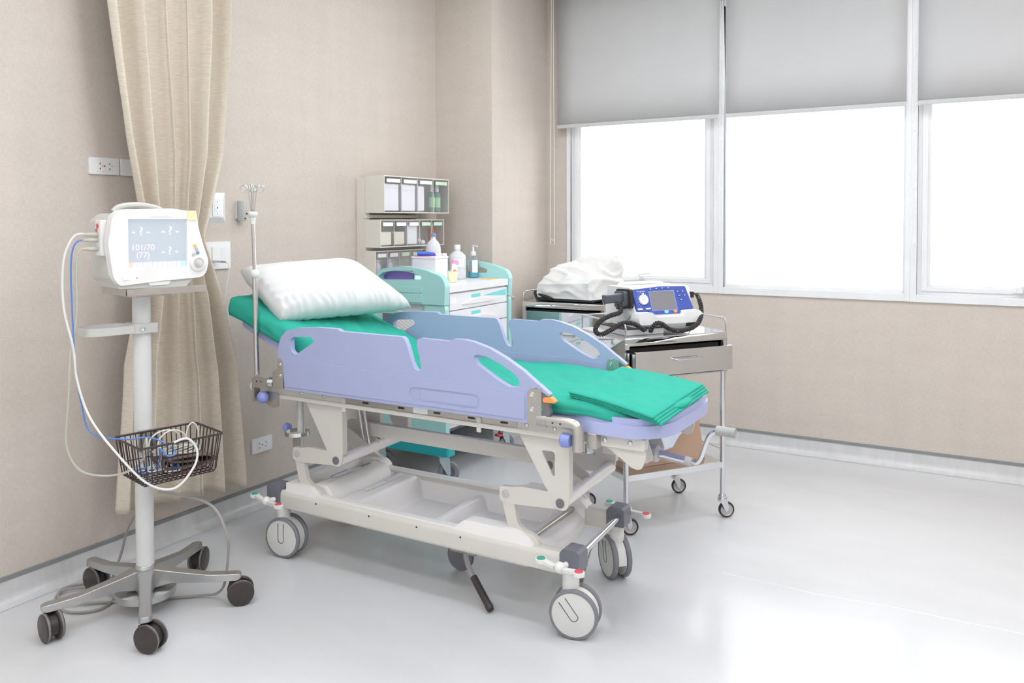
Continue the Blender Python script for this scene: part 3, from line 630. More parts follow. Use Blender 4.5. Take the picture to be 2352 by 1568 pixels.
label_on(tray, -2.585, 2.79, 2.92, .3375, .035, 'lab'); label_on(tray, -2.588, 2.79, 2.90, .338, .006, 'inkblue'); label_on(tray, -2.575, 2.97, 3.05, .3377, .02, 'lab'); label_on(tray, -2.572, 2.975, 3.045, .338, .012, 'ink')
label_on(tray, -2.405, 2.80, 3.06, .3025, .028, 'lab')
for y in (2.86, 2.95): B(MB().cyl((-2.395, y, .3025), (-2.395, y, .3032), .006, 10), 'sticker', 'amber', tray)
# raised end housings of the near beam
for y0, y1 in ((2.622, 2.68), (3.095, 3.153)):
    B(MB().prism(rpoly([(-2.705, .292), (-2.52, .292), (-2.52, .315), (-2.55, .338), (-2.655, .338), (-2.69, .318)], .012), y0, y1), 'beam_cover', 'tray', bevel=.006, bseg=3)
    B(MB().prism(rpoly([(-1.81, .292), (-1.44, .292), (-1.475, .325), (-1.52, .345), (-1.745, .345), (-1.78, .318)], .012), y0, y1), 'beam_cover', 'tray', bevel=.008, bseg=3)
# corner blocks, push bar
for x, y in ((-2.765, 2.645), (-1.285, 2.645), (-2.765, 3.13), (-1.315, 3.13)):
    s_ = -1 if x < -2 else 1
    m = MB().prism(rpoly([(x - .043 * s_, .243), (x + .035 * s_, .243), (x + .035 * s_, .312), (x + .02 * s_, .322), (x - .03 * s_, .322), (x - .043 * s_, .305)], .006), y - .036, y + .036)
    B(m, 'corner_block', 'slate', bevel=.006, bseg=3)
B(MB().cyl((-1.275, 2.68, .285), (-1.305, 3.095, .285), .0125, 20), 'foot_bar', 'chrome')
B(MB().cyl((-2.79, 2.68, .285), (-2.79, 3.095, .285), .0125, 20), 'foot_bar', 'chrome')
B(MB().add([(-1.28, 2.78, .27), (-1.28, 2.70, .17), (-1.30, 2.70, .17), (-1.30, 2.86, .27)], [(0, 1, 2, 3)]), 'splash_tab', 'steel', solid=.003)
# big twin casters
def big_caster(x, y, ang):
    R = Matrix.Translation((x, y, 0)) @ Matrix.Rotation(math.radians(ang), 4, 'Z')
    m = MB().lathe([(0, .14), (.027, .14), (.031, .17), (.031, .225), (.028, .245), (0, .245)], seg=28)
    # hood: half disc between the wheels
    hood = [(.018 + .083 * math.cos(math.radians(a)), .09 + .083 * math.sin(math.radians(a))) for a in range(-60, 200, 10)]
    m.prism(hood, -.018, .018); m.xf(R)
    f = B(m, 'caster_fork', 'fork', bevel=.003)
    for s in (-1, 1):
        t = MB().lathe([(.078, .020), (.086, .020), (.090, .025), (.090, .036), (.086, .041), (.079, .042)], (.018, 0, .09), (0, s, 0), 48).xf(R); B(t, 'tyre', 'tyre', f)
        d = MB().lathe([(0, .018), (.078, .018), (.079, .041), (.070, .0435), (0, .045)], (.018, 0, .09), (0, s, 0), 48).xf(R); B(d, 'wheel_disc', 'disc', f)
        yy = s * .0455; g = MB()
        o = rpoly([(.002, .155), (.002, .068), (.034, .068), (.034, .155)], [0, .016, .016, 0], 6); i_ = rpoly([(.031, .155), (.031, .071), (.005, .071), (.005, .155)], [0, .013, .013, 0], 6)
        g.prism(o + i_, min(yy - s * .003, yy), max(yy - s * .003, yy) + .0002); rot = Matrix.Translation((.018, 0, .09)) @ Matrix.Rotation(math.radians(-38 if x > -1.31 else (12 if x > -2 else 0)), 4, 'Y') @ Matrix.Translation((-.018, 0, -.09))
        B(g.xf(R @ rot), 'disc_groove', 'groove', f)
big_caster(-2.735, 2.645, 8); big_caster(-1.30, 2.645, 12); big_caster(-1.340, 3.16, 137); big_caster(-2.765, 3.13, 20)
# brake pedals
def pedal(x, y, z, ang=-9, L_=.115, far=False):
    R = Matrix.Translation((x, y, z)) @ Matrix.Rotation(math.radians(ang), 4, 'Z')
    m = MB().bar((-L_, 0, .004), (-.02, 0, -.004), .022, .014).bar((.02, 0, -.004), (L_, 0, .004), .022, .014)
    m.cyl((-L_, 0, -.006), (-L_, 0, .009), .021, 24).cyl((L_, 0, -.006), (L_, 0, .009), .021, 24)
    m.sphere((0, 0, 0), .0195, 20).cyl((0, 0, 0), (0, -.06 if far else .04, -.002), .010, 20)
    p = B(m.xf(R), 'brake_pedal', 'fork', bevel=.002)
    B(MB().lathe([(0, 0), (.0155, 0), (.0155, .002), (.0135, .0035), (.0115, .0028), (0, .0028)], (-L_, 0, .009), (0, 0, 1), 24).xf(R), 'pedal_button', 'green_b', p, label='green pedal button')
    B(MB().lathe([(0, 0), (.0155, 0), (.0155, .002), (.0135, .0035), (.0115, .0028), (0, .0028)], (L_, 0, .009), (0, 0, 1), 24).xf(R), 'pedal_button', 'red', p, label='red pedal button')
pedal(-2.735, 2.545, .272, -14, .10); pedal(-1.295, 2.545, .283, -12, .085); pedal(-1.315, 3.215, .278, -18, .10, True); pedal(-2.76, 3.21, .272, -9, .10, True)
# fifth wheel and pump pedals
B(MB().lathe([(0, -.012), (.05, -.012), (.062, -.009), (.064, 0), (.062, .009), (.05, .012), (0, .012)], (-1.95, 2.90, .065), (0, 1, 0), 36), 'steering_wheel', 'tyre')
B(MB().box(-1.99, -1.86, 2.875, 2.925, .085, .185).box(-2.0, -1.55, 2.86, 2.94, .17, .19), 'wheel_bracket', 'steel', bevel=.003)
def pump(y, s):
    pts = [(-1.60, y + .12 * s, .16), (-1.72, y + .05 * s, .155), (-1.775, y - .0 * s, .15), (-1.775, y - .03 * s, .135), (-1.735, y - .07 * s, .105)]
    p = B(MB().tube(cat([(-1.62, y + .22 * -s, .165)] + pts[1:], 8), .0105, 14), 'pump_pedal', 'chrome')
    return p
pp = B(MB().tube(cat([(-1.80, 2.90, .165), (-1.845, 2.80, .155), (-1.825, 2.75, .145), (-1.79, 2.72, .115), (-1.74, 2.69, .082)], 8), .0105, 14), 'pump_pedal', 'chrome')
B(MB().tube(cat([(-1.752, 2.697, .09), (-1.70, 2.668, .058), (-1.63, 2.628, .018)], 5), [.0145] * 9 + [.016, .013], 16), 'pedal_sleeve', 'rubber', pp)
pp = B(MB().tube([(-1.80, 2.95, .165), (-1.72, 3.10, .13), (-1.66, 3.17, .10)], .0105, 14), 'pump_pedal', 'chrome')
B(MB().tube([(-1.655, 3.175, .105), (-1.60, 3.205, .078), (-1.585, 3.212, .07)], [.0165, .0165, .012], 16), 'pedal_sleeve', 'rubber', pp)
# lift mechanism
def lift_plate(xr, y, hole):
    """triangular hanger: vertical edge at xr"""
    o = rpoly([(xr - .215, .722), (xr, .722), (xr, .485), (xr - .012, .45), (xr - .055, .45), (xr - .075, .492)], [0, .0, .012, .025, .025, .02], 5)
    hl = [rpoly([(xr - .115, .66), (xr - .058, .66), (xr - .058, .572), (xr - .066, .572)], [.012, .012, .008, .008], 4)] if hole else []
    m = MB().prism(o, y, y + .006, hl).box(xr - .0068, xr + .0006, y + .0012, y + .03, .502, .7205)
    p = B(m, 'lift_hanger', 'beige', bevel=.0015)
    if not hole: B(MB().prism(rpoly([(xr - .135, .665), (xr - .075, .645), (xr - .068, .565)], .012), y - .002, y + .001), 'hanger_emboss', 'beige', p)
    B(MB().lathe([(0, 0), (.017, 0), (.017, .004), (.004, .006), (0, .003)], (xr - .036, y, .476), (0, -1, 0), 24), 'pivot_cap', 'darkgrey', p)
    return p
def side(y, far=False):
    d = .03 if far else 0
    for xr, hole in ((-2.372 - d, False), (-1.300 - d, True)):
        lift_plate(xr, y, hole)
        px = xr - .036; lx = px - .235
        # horizontal link
        m = MB().prism(rpoly([(lx - .026, .44), (lx + .03, .436), (px, .450), (px, .508), (lx + .06, .508), (lx + .03, .5), (lx - .026, .497)], .014, 4), y + .008, y + .03)
        l = B(m, 'lift_link', 'beige', bevel=.003); B(MB().lathe([(0, 0), (.015, 0), (.015, .003), (.004, .005), (0, .003)], (lx, y + .008, .47), (0, -1, 0), 24), 'pivot_cap', 'grey_b', l)
        # curved leg down to the base
        q = cat([(lx + .006, 0, .462), (lx + .018, 0, .40), (lx + .035, 0, .35), (lx + .07, 0, .325), (lx + .115, 0, .312), (lx + .13, 0, .285)], 6)
        wd = [.026 - .010 * i / (len(q) - 1) for i in range(len(q))]; L_, R_ = [], []
        for i, p in enumerate(q):
            dd = (q[min(i + 1, len(q) - 1)] - q[max(i - 1, 0)]).normalized(); nn = Vector((-dd.z, 0, dd.x))
            L_.append((p.x + nn.x * wd[i], p.z + nn.z * wd[i])); R_.append((p.x - nn.x * wd[i], p.z - nn.z * wd[i]))
        B(MB().prism(L_ + R_[::-1], y + .012, y + .034), 'lift_leg', 'beige', bevel=.004, bseg=3)
side(2.632); side(3.145 - .02, True)
for x in (-2.40, -1.335):
    B(MB().cyl((x, 2.64, .476), (x - .02, 3.13, .476), .0235, 24), 'cross_tube', 'tray')
    B(MB().cyl((x - .18, 2.66, .28), (x - .18, 3.12, .28), .012, 16), 'pivot_shaft', 'steel')
def crank_plate(x):
    for y in (2.82, 2.90):
        p = B(MB().prism(rpoly([(x - .155, .545), (x - .10, .575), (x + .03, .50), (x + .03, .45), (x - .03, .45)], .02), y, y + .005), 'crank_plate', 'beige', bevel=.001)
    B(MB().lathe([(0, 0), (.017, 0), (.017, .004), (.004, .006), (0, .003)], (x - .12, 2.82, .545), (0, -1, 0), 20), 'pivot_cap', 'darkgrey', p)
crank_plate(-2.42); crank_plate(-1.36)
B(MB().prism(rpoly([(-2.555, .525), (-1.47, .525), (-1.47, .585), (-2.555, .585)], .012), 2.87, 2.895), 'coupling_rod', 'beige', bevel=.003)
for k in (0, 1): B(MB().cyl((-2.47 + .03 * k, 2.84, .70), (-2.43 + .03 * k, 2.84, .50), .006, 12), 'gas_strut', 'chrome')
B(MB().box(-2.52, -2.41, 2.93, 2.95, .50, .72), 'strut_bracket', 'beige', bevel=.002); B(MB().cyl((-2.49, 3.02, .48), (-2.49, 3.02, .72), .014), 'strut_tube', 'alu')
# top frame
for y0, y1, nr in ((2.598, 2.632, 1), (3.205, 3.24, 0)):
    m = MB().prism(rpoly([(y0, .718), (y1, .718), (y1, .776), (y0 + .01, .776), (y0 + .01, .735), (y0, .735)], .002), -2.79, -1.235, plane='YZ')
    fr = B(m, 'frame_rail', 'beige', bevel=.0015)
    yy = y0 + .0085 if nr else y0 + .0085
    B(MB().box(-2.33, -1.50, yy - .001, yy + .0015, .736, .775), 'slotted_strip', 'steel', fr)
    for x in (-2.22, -2.035, -1.86, -1.70, -1.555):
        B(MB().prism(rrect(x - .016, x + .016, .745, .753, .004), yy - .0022, yy), 'slot', 'dark', fr)
    for x in (-2.58, -2.45, -1.46, -1.345): B(MB().sphere((x, yy, .752), .009, 12, (1, .6, 1)), 'bolt', 'chrome', fr)
    for x in (-2.335, -1.665): B(MB().prism(rrect(x - .009, x + .009, .700, .757, .003), yy - .006, yy), 'hook_tab', 'beige', fr, bevel=.001)
for x in (-2.77, -2.2, -1.7, -1.26): B(MB().box(x, x + .04, 2.63, 3.21, .722, .762), 'cross_member', 'beige', bevel=.003)
B(MB().box(-1.975, -1.905, 2.604, 2.6075, .737, .762), 'type_plate', 'lab')
# deck platform (lavender)
fo_ = rpoly([(-2.42, 2.635), (-1.30, 2.635), (-1.22, 2.61), (-1.02, 2.61), (-.945, 2.70), (-.935, 2.93), (-.945, 3.16), (-1.02, 3.245), (-1.22, 3.245), (-1.30, 3.225), (-2.42, 3.225)], [0, .05, .05, .10, .08, .2, .08, .10, .05, .05, 0], 8)
deck = B(MB().prism(fo_, .752, .797, plane='XY'), 'deck_platform', 'purple2', bevel=.014, bseg=4)
inn = [(-1.98 + (x + 1.98) * .93 + .005, 2.93 + (y - 2.93) * .84) for x, y in fo_]
B(MB().prism([(-1.98 + (x + 1.98) * .994, 2.93 + (y - 2.93) * .985) for x, y in fo_], .787, .820, [rpoly([(-1.26, 2.675), (-1.03, 2.675), (-.995, 2.74), (-.99, 2.93), (-.995, 3.12), (-1.03, 3.185), (-1.26, 3.185)], .05, 5)], 'XY'), 'deck_rim', 'purple2', deck, bevel=.008, bseg=4)
# backrest platform
def back(x):                      # lower surface of the mattress along the bed
    if x > -2.38: return .815
    return .815 + (-2.38 - x) * .41
bp_ = MB()
o = rpoly([(-3.035, 2.72), (-2.99, 2.635), (-2.38, 2.635), (-2.38, 3.225), (-2.99, 3.225), (-3.035, 3.14)], [.05, .06, 0, 0, .06, .05], 6)
bp_.prism(o, -.045, -.005, plane='XY').fn(lambda x, y, z: (x, y, z + back(x)))
B(bp_, 'backrest_platform', 'purple2', bevel=.010, bseg=3)
for y in (2.75, 3.09): B(MB().bar((-2.40, y, .78), (-2.92, y, .985), .03, .03), 'backrest_strut', 'beige', bevel=.003)
# side rails -------------------------------------------------
out = [(-2.633, .771), (-2.639, .833), (-2.643, .893), (-2.672, .905), (-2.666, .962), (-2.651, .998), (-2.619, 1.027), (-2.554, 1.042), (-2.439, 1.052), (-2.33, 1.053), (-2.310, 1.043), (-1.994, 1.043), (-1.982, 1.036), (-1.970, 1.012), (-1.948, .950), (-1.932, .922), (-1.914, .915), (-1.901, .924), (-1.903, .945), (-1.921, 1.015), (-1.921, 1.036), (-1.905, 1.044), (-1.768, 1.042), (-1.750, 1.052), (-1.700, 1.053), (-1.66, 1.047), (-1.591, 1.029), (-1.52, .998), (-1.45, .960), (-1.386, .915), (-1.390, .902), (-1.412, .899), (-1.424, .886), (-1.427, .83), (-1.428, .771)]
hole1 = rpoly([(-2.597, .990), (-2.577, 1.003), (-2.474, 1.010), (-2.458, .990), (-2.566, .926), (-2.591, .940)], [.008, .012, .014, .012, .008, .01], 5)
hole2 = rpoly([(-1.662, .992), (-1.645, 1.003), (-1.600, .997), (-1.530, .970), (-1.470, .936), (-1.458, .902), (-1.500, .893), (-1.555, .916), (-1.645, .966)], [.01, .01, .02, .03, .02, .018, .015, .02, .01], 5)
def rail(y0, y1, name):
    s = -1                               # outer face normal -Y for the near rail
    outer = y0 if y0 < 2.9 else y1
    r = B(MB().prism(out, y0, y1, [hole1, hole2]), name, 'purple', bevel=.0075, bseg=4, angle=40)
    for yf, sg in ((y0, -1), (y1, 1)):
        # moulded ridge line and lower body slightly proud
        low = [(-2.620, .785), (-2.622, .915), (-2.50, .908), (-2.36, .901), (-2.20, .896), (-2.0, .893), (-1.75, .890), (-1.58, .888), (-1.44, .878), (-1.44, .785)]
        B(MB().prism(rpoly(low, .004), min(yf, yf + sg * .0035), max(yf, yf + sg * .0035), [rrect(-1.957, -1.632, .798, .853, .026, 6)]), 'rail_moulding', 'purple', r, bevel=.003, bseg=3)
        B(MB().prism(rrect(-1.905, -1.640, .806, .846, .019, 6), min(yf, yf + sg * .0022), max(yf, yf + sg * .0022)), 'rail_grip_pad', 'purple', r, bevel=.0018, bseg=2)
        for x, z, dx in ((-2.635, .935, .018), (-2.63, .965, .014), (-2.60, 1.01, .012), (-2.54, 1.018, .012), (-2.48, 1.024, .012), (-2.42, 1.024, .012)):
            g = MB().bar((x - dx * .6, yf + sg * .0003, z + (.012 if x > -2.61 else .004)), (x + dx, yf + sg * .0003, z - (.012 if x > -2.61 else .002)), .001, .001)
            B(g, 'scale_mark', 'purple', r)
    # steel hinge plate at the head, gaiter
    pl = rpoly([(-2.700, .773), (-2.640, .773), (-2.640, .890), (-2.652, .902), (-2.674, .902), (-2.674, .862), (-2.704, .838), (-2.704, .80)], .004, 3)
    B(MB().prism(pl, y0 - .003, y0 + .012), 'hinge_plate', 'steel', r, bevel=.001)
    for z in (.829, .877): B(MB().lathe([(0, 0), (.008, 0), (.007, .002), (.003, .003), (0, .001)], (-2.656, y0 - .003, z), (0, -1, 0), 16), 'screw', 'chrome', r)
    m = MB()
    for k in range(7): m.tube([(-2.708 - .0042 * k, y0 + .012 + .016 * math.cos(a * PI / 8), .790 + .017 * math.sin(a * PI / 8)) for a in range(16)], .0021, 6, closed=True)
    B(m, 'spring', 'chrome', r)
    # foot-end bracket and latch
    B(MB().prism(rpoly([(-1.430, .770), (-1.372, .770), (-1.372, .900), (-1.418, .900), (-1.430, .888)], [.004, 0, 0, .012, .008], 4), y0 - .003, y0 + .014), 'latch_plate', 'steel', r, bevel=.001)
    for z in (.825, .878): B(MB().lathe([(0, 0), (.0095, 0), (.0085, .002), (.004, .003), (0, .001)], (-1.411, y0 - .003, z), (0, -1, 0), 18), 'screw', 'chrome', r)
    B(MB().prism(rpoly([(-1.393, .902), (-1.386, .913), (-1.345, .877), (-1.335, .862), (-1.345, .84), (-1.338, .815), (-1.345, .806), (-1.388, .806), (-1.388, .86)], .004, 3), y0 + .001, y1 - .002), 'latch_housing', 'darkgrey', r, bevel=.003)
    B(MB().prism(rpoly([(-1.398, .905), (-1.386, .917), (-1.340, .884), (-1.343, .876)], .003, 3), y0 - .001, y1), 'latch_cap', 'purple', r, bevel=.002)
    B(MB().prism(rpoly([(-1.366, .862), (-1.362, .873), (-1.335, .875), (-1.318, .862), (-1.318, .856), (-1.362, .855)], .005, 3), y0 - .006, y1 - .004), 'release_lever', 'orange', r, bevel=.003, bseg=3)
    B(MB().box(-1.377, -1.367, y0 - .001, y0 + .002, .822, .834), 'lock_mark', 'green_b', r)
    return r
rail(2.560, 2.584, 'side_rail'); rail(3.264, 3.288, 'side_rail')
# rail pivots: head bracket and foot elbow, both sides
for y0, s in ((2.572, 1), (3.282, -1)):
    hb = B(MB().prism(rpoly([(-2.826, .70), (-2.812, .70), (-2.812, .765), (-2.735, .765), (-2.735, .812), (-2.80, .815), (-2.826, .806)], [0, 0, 0, 0, .003, .006, .01], 4), y0 - .02, y0 + .016), 'head_bracket', 'steel', bevel=.002)
    B(MB().prism(rpoly([(-2.826, .705), (-2.735, .673), (-2.702, .682), (-2.702, .74), (-2.79, .745), (-2.826, .72)], .012, 4), y0 + .018, y0 + .024), 'bracket_plate', 'steel', hb, bevel=.001)
    B(MB().cyl((-2.80, y0, .79), (-2.70, y0, .79), .011, 16), 'hinge_bar', 'steel', hb)
    B(MB().sphere((-2.772, y0 - .006 * s, .722), .0265, 20), 'clamp_knob', 'knob', hb)
    B(MB().lathe([(0, 0), (.024, 0), (.026, .004), (.02, .012), (0, .014)], (-2.826, y0, .765), (-1, 0, 0), 20), 'end_cap', 'grey_b', hb)
    for x in (-2.795, -2.768): B(MB().cyl((x, y0 - .020, .793), (x, y0 - .0215, .793), .0035, 10), 'screw', 'dark', hb)
    el = B(MB().tube(cat([(-1.385, y0, .787), (-1.33, y0, .787), (-1.275, y0, .787), (-1.245, y0, .783), (-1.236, y0, .765), (-1.236, y0, .73), (-1.236, y0, .695)], 6), .0205, 20), 'elbow_tube', 'steel')
    B(MB().cyl((-1.392, y0, .787), (-1.355, y0, .787), .0222, 20), 'elbow_sleeve', 'alu', el)
    B(MB().lathe([(0, 0), (.020, 0), (.025, .008), (.026, .03), (.020, .036), (0, .038)], (-1.262, y0 - .004, .728), (-1, 0, 0), 24), 'clamp_knob', 'knob', el)
    for x in (-1.372, -1.325, -1.295): B(MB().cyl((x, y0 - .0195, .787), (x, y0 - .0215, .787), .0035, 10), 'screw', 'dark', el)
B(MB().box(-1.215, -1.18, 2.60, 3.26, .70, .755), 'foot_cross_member', 'steel', bevel=.003)
# foot end underside
for y in (2.66, 3.20):
    B(MB().prism(rpoly([(-1.20, .705), (-1.02, .705), (-1.015, .745), (-1.20, .755)], .004), y - .018, y + .018), 'foot_bracket', 'beige', bevel=.002)
    B(MB().prism(rpoly([(-1.18, .710), (-1.02, .700), (-1.02, .675), (-1.035, .635), (-1.065, .635)], [0, 0, .02, .02, .02]), y - .003, y + .003), 'foot_gusset', 'beige', bevel=.001)
for x, y in ((-1.165, 2.64), (-1.07, 2.64)): B(MB().sphere((x, y, .728), .0095, 12, (1, .6, 1)), 'bolt', 'chrome')
for y in (2.86, 2.985):
    B(MB().prism(rpoly([(-1.17, .755), (-1.11, .755), (-1.065, .615), (-1.10, .595), (-1.12, .61)], [0, 0, .025, .025, .02], 5), y - .003, y + .003), 'crank_hanger', 'beige', bevel=.001)
B(MB().box(-1.29, -1.13, 2.895, 2.955, .60, .65), 'gear_cover', 'beige', bevel=.006); B(MB().lathe([(0, 0), (.030, 0), (.033, .008), (.033, .055), (.026, .062), (0, .062)], (-1.13, 2.925, .622), (1, 0, 0), 8), 'gear_nut', 'grey_b')
ch = B(MB().tube([(-1.08, 2.925, .622), (-.965, 2.925, .611)], .0155, 20), 'crank_sleeve', 'chrome')
B(MB().cyl((-.967, 2.925, .611), (-.945, 2.925, .609), .0165, 16), 'crank_collar', 'grey_b', ch)
B(MB().tube(cat([(-.945, 2.925, .609), (-.925, 2.925, .609), (-.908, 2.925, .632), (-.890, 2.925, .685), (-.872, 2.925, .722), (-.84, 2.925, .735)], 6), .0085, 14), 'crank_arm', 'chrome', ch)
B(MB().cyl((-.853, 2.925, .738), (-.782, 2.925, .736), .0175, 20), 'crank_grip', 'greygrip', ch, bevel=.003)
# drip stand socket with ring, under the head end
dr = B(MB().cyl((-2.70, 2.72, .46), (-2.70, 2.72, .73), .0145, 20), 'holder_tube', 'pole')
B(MB().prism(circ(-2.70, 2.70, .056, 36), .535, .552, [circ(-2.70, 2.70, .053, 36)], 'XY'), 'holder_ring', 'chrome', dr)
B(MB().box(-2.72, -2.685, 2.69, 2.695, .42, .54), 'holder_strap', 'steel', dr)
B(MB().lathe([(0, 0), (.017, 0), (.020, .006), (.020, .022), (.014, .027), (0, .027)], (-2.76, 2.71, .556), (-1, 0, 0), 18), 'clamp_knob', 'knob', dr)

# mattress + green sheet + pillow -----------------------------------------
def top(x):                       # upper surface of the mattress
    t = [(-3.03, 1.150), (-2.95, 1.133), (-2.80, 1.075), (-2.65, 1.013), (-2.52, .968), (-2.45, .937), (-2.39, .895), (-2.32, .872), (-2.2, .868), (-1.5, .870), (-1.22, .866), (-1.08, .845), (-.99, .822)]
    return lerp_tab(t, x)
ma = thing('mattress', 'thin mattress under the green sheet on the stretcher', 'mattress', (-2.0, 2.93, .815))
MB().grid(lambda u, v: (-3.0 + 1.99 * u, 2.66 + .54 * v, top(-3.0 + 1.99 * u) - .034), 60, 4).build('mattress_body', T['mattress'], ma, True, solid=.012)
def sheet(u, v):
    x = -3.035 + 2.045 * u
    yc, hw = 2.93, .315
    if x > -1.15: hw -= .05 * sm(-1.15, -.99, x)
    s = (v - .5) * 2; a = abs(s); sg = 1 if s > 0 else -1
    flat = .84
    wr = .010 * noise.noise(Vector((x * 4, s * 5, 1))) + .006 * noise.noise(Vector((x * 18 + s * 8, s * 5, 3)))
    wr += .004 * math.sin((x * 1.2 + s * .25) * 60) * max(0, noise.noise(Vector((x * 3, s * 3, 8))))
    drop = (.075 if x < -2.4 else .045) + .012 * noise.noise(Vector((x * 4, 5, sg)))
    if a <= flat: return (x, yc + hw * .97 * s / flat, top(x) + wr - .010 * (a / flat) ** 6)
    k = (a - flat) / (1 - flat)
    n_ = .006 * noise.noise(Vector((x * 14, k * 2, sg * 3)))
    return (x - .0 * k, yc + sg * (hw * .97 + .012 * math.sin(min(k * 2, 1) * PI / 2) + n_), top(x) - .010 - drop * k + wr * (1 - k))
bs = MB().grid(sheet, 240, 70)
bs = bs.build('bed_sheet', T['sheet'], None, solid=.003, angle=80)
tag(bs, 'green cotton sheet spread over the whole length of the stretcher', 'sheet')
# the turned end of the sheet at the head
t = thing('folded_sheet', 'folded green cotton sheet stacked on the foot end of the stretcher', 'folded sheet', (-1.12, 2.9, .85))
A_, B_, C_, D_ = Vector((-1.300, 2.632, .888)), Vector((-.968, 2.592, .842)), Vector((-.948, 3.08, .872)), Vector((-1.345, 3.215, .882))
def layer(dz, ina, inb, seed, name):
    def f(u, v):
        p = (A_ * (1 - u) + B_ * u) * (1 - v) + (D_ * (1 - u) + C_ * u) * v
        c = (A_ + B_ + C_ + D_) / 4; p = p + (c - p) * ina + Vector((inb * u, 0, 0))
        e = min(u, v, 1 - u, 1 - v); rr = .006 * (1 - sm(0, .03, e))
        w_ = .010 * noise.noise(Vector((p.x * 9, p.y * 7, seed))) + .006 * noise.noise(Vector((p.x * 22 + p.y * 9, p.y * 8, seed)))
        return (p.x, p.y, p.z + dz + w_ * sm(0, .15, e) - rr + .006 * math.sin(u * PI))
    m = MB().grid(f, 60, 60)
    B2 = m.build(name, T['sheet'], t, True, solid=.006, angle=80); return B2
for k in range(4): layer(-.0078 * k, .0 + .012 * k, .010 * k, 2.0, 'cloth_layer')
def bulge(u, v):
    a = v * 2 * PI; y = 2.76 + .30 * u; r = .013 * math.sin(min(1, min(u, 1 - u) * 6) * PI / 2) + .002
    return (-.962 + .01 * math.sin(u * 5) + r * 1.3 * math.cos(a), y, .838 + r * math.sin(a))
MB().grid(bulge, 20, 16).build('cloth_roll', T['sheet'], t, True, angle=80)
# pillow
PA, PB_, PC, PD = Vector((-3.005, 2.665, 1.268)), Vector((-2.745, 2.66, 1.060)), Vector((-2.47, 3.235, 1.075)), Vector((-2.86, 3.235, 1.285))
pl_t = thing('pillow', 'plump white cotton pillow propped on the raised head of the stretcher', 'pillow', (-2.80, 2.95, 1.08))
pn = ((PB_ - PA).cross(PD - PA)).normalized()
if pn.z < 0: pn = -pn
def pil(sgn):
    def f(u, v):
        a, b = 2 * u - 1, 2 * v - 1
        p = (PA * (1 - u) + PB_ * u) * (1 - v) + (PD * (1 - u) + PC * u) * v
        c = (PA + PB_ + PC + PD) / 4
        pull = 1 - .035 * (1 - a * a) * (b * b) - .03 * (1 - b * b) * (a * a)
        p = c + (p - c) * pull * 1.02
        th = .088 * (max(0, 1 - abs(a) ** 4.2) ** .5) * ((max(0, 1 - abs(b) ** 5) ** .45) if b > 0 else (.42 + .58 * max(0, 1 - abs(b) ** 4) ** .5))
        edge = max(abs(a), abs(b))
        wr = .0055 * math.sin(b * 48 + 6 * noise.noise(Vector((b * 4, a, 0)))) * sm(.35, .85, a) * (1 - sm(.97, 1, edge)) + .004 * math.sin(a * 22 + b * 5) * sm(.6, .95, -b) * (1 - sm(.97, 1, edge))
        wr += .006 * noise.noise(Vector((a * 2.5, b * 2.5, sgn * 4))) * (1 - edge ** 4)
        return p + pn * (sgn * (th * (1.0 if sgn > 0 else .75)) + wr * (1 if sgn > 0 else .6))
    return f
m = MB().grid(pil(1), 90, 110).grid(pil(-1), 90, 110)
f1_, f2_ = pil(1), pil(-1); m.grid(lambda u, v: Vector(f1_(u, 0)).lerp(Vector(f2_(u, 0)), v) + Vector((0, -.012 * math.sin(PI * v) * math.sin(PI * u), 0)), 90, 8)
m.build('pillow_body', T['pillow'], pl_t, True, angle=80)
def seam(u, v):
    w_ = v - .5
    P_ = [PA, PB_, PC, PD]; k = int(u * 4) % 4; f_ = u * 4 - int(u * 4)
    c = (PA + PB_ + PC + PD) / 4
    p = P_[k].lerp(P_[(k + 1) % 4], f_); d = (p - c)
    return p * 1.0 + d * (.01 + w_ * .02)

# IV pole -------------------------------------------------------------------
iv = thing('drip_pole', 'slim chrome drip pole with four curled hooks clamped at the stretcher head', 'drip pole', (-2.845, 2.585, .80))
IX, IY = -2.842, 2.598
m = MB().cyl((IX, IY, .79), (IX - .008, IY, 1.27), .0115, 18); m.build('lower_tube', T['chrome'], iv, True)
MB().cyl((IX - .008, IY, 1.27), (IX - .016, IY, 1.53), .0085, 16).build('upper_tube', T['chrome'], iv, True)
MB().sphere((IX - .006, IY, 1.262), .022, 20).build('height_knob', T['fork'], iv, True)
MB().lathe([(.009, 0), (.011, .0), (.014, .03), (.020, .036), (.022, .042), (.022, .052), (.018, .056), (0, .057)], (IX - .016, IY, 1.485), seg=24).build('hook_head', T['fork'], iv, True)
MB().cyl((IX - .03, IY - .018, 1.532), (IX - .033, IY - .0225, 1.532), .004, 10).build('screw', T['dark'], iv, True)
for k in range(4):
    a = k * PI / 2 + .6; dx, dy = math.cos(a), math.sin(a); o = Vector((IX - .016, IY, 1.535))
    P = [o + Vector((dx * .006, dy * .006, 0)), o + Vector((dx * .012, dy * .012, .05)), o + Vector((dx * .020, dy * .020, .105)), o + Vector((dx * .030, dy * .030, .122)), o + Vector((dx * .046, dy * .046, .122)), o + Vector((dx * .052, dy * .052, .108)), o + Vector((dx * .040, dy * .040, .094)), o + Vector((dx * .024, dy * .024, .104)), o + Vector((dx * .014, dy * .014, .128))]
    MB().tube(cat(P, 6), .0024, 8).build('hook', T['chrome'], iv, True)

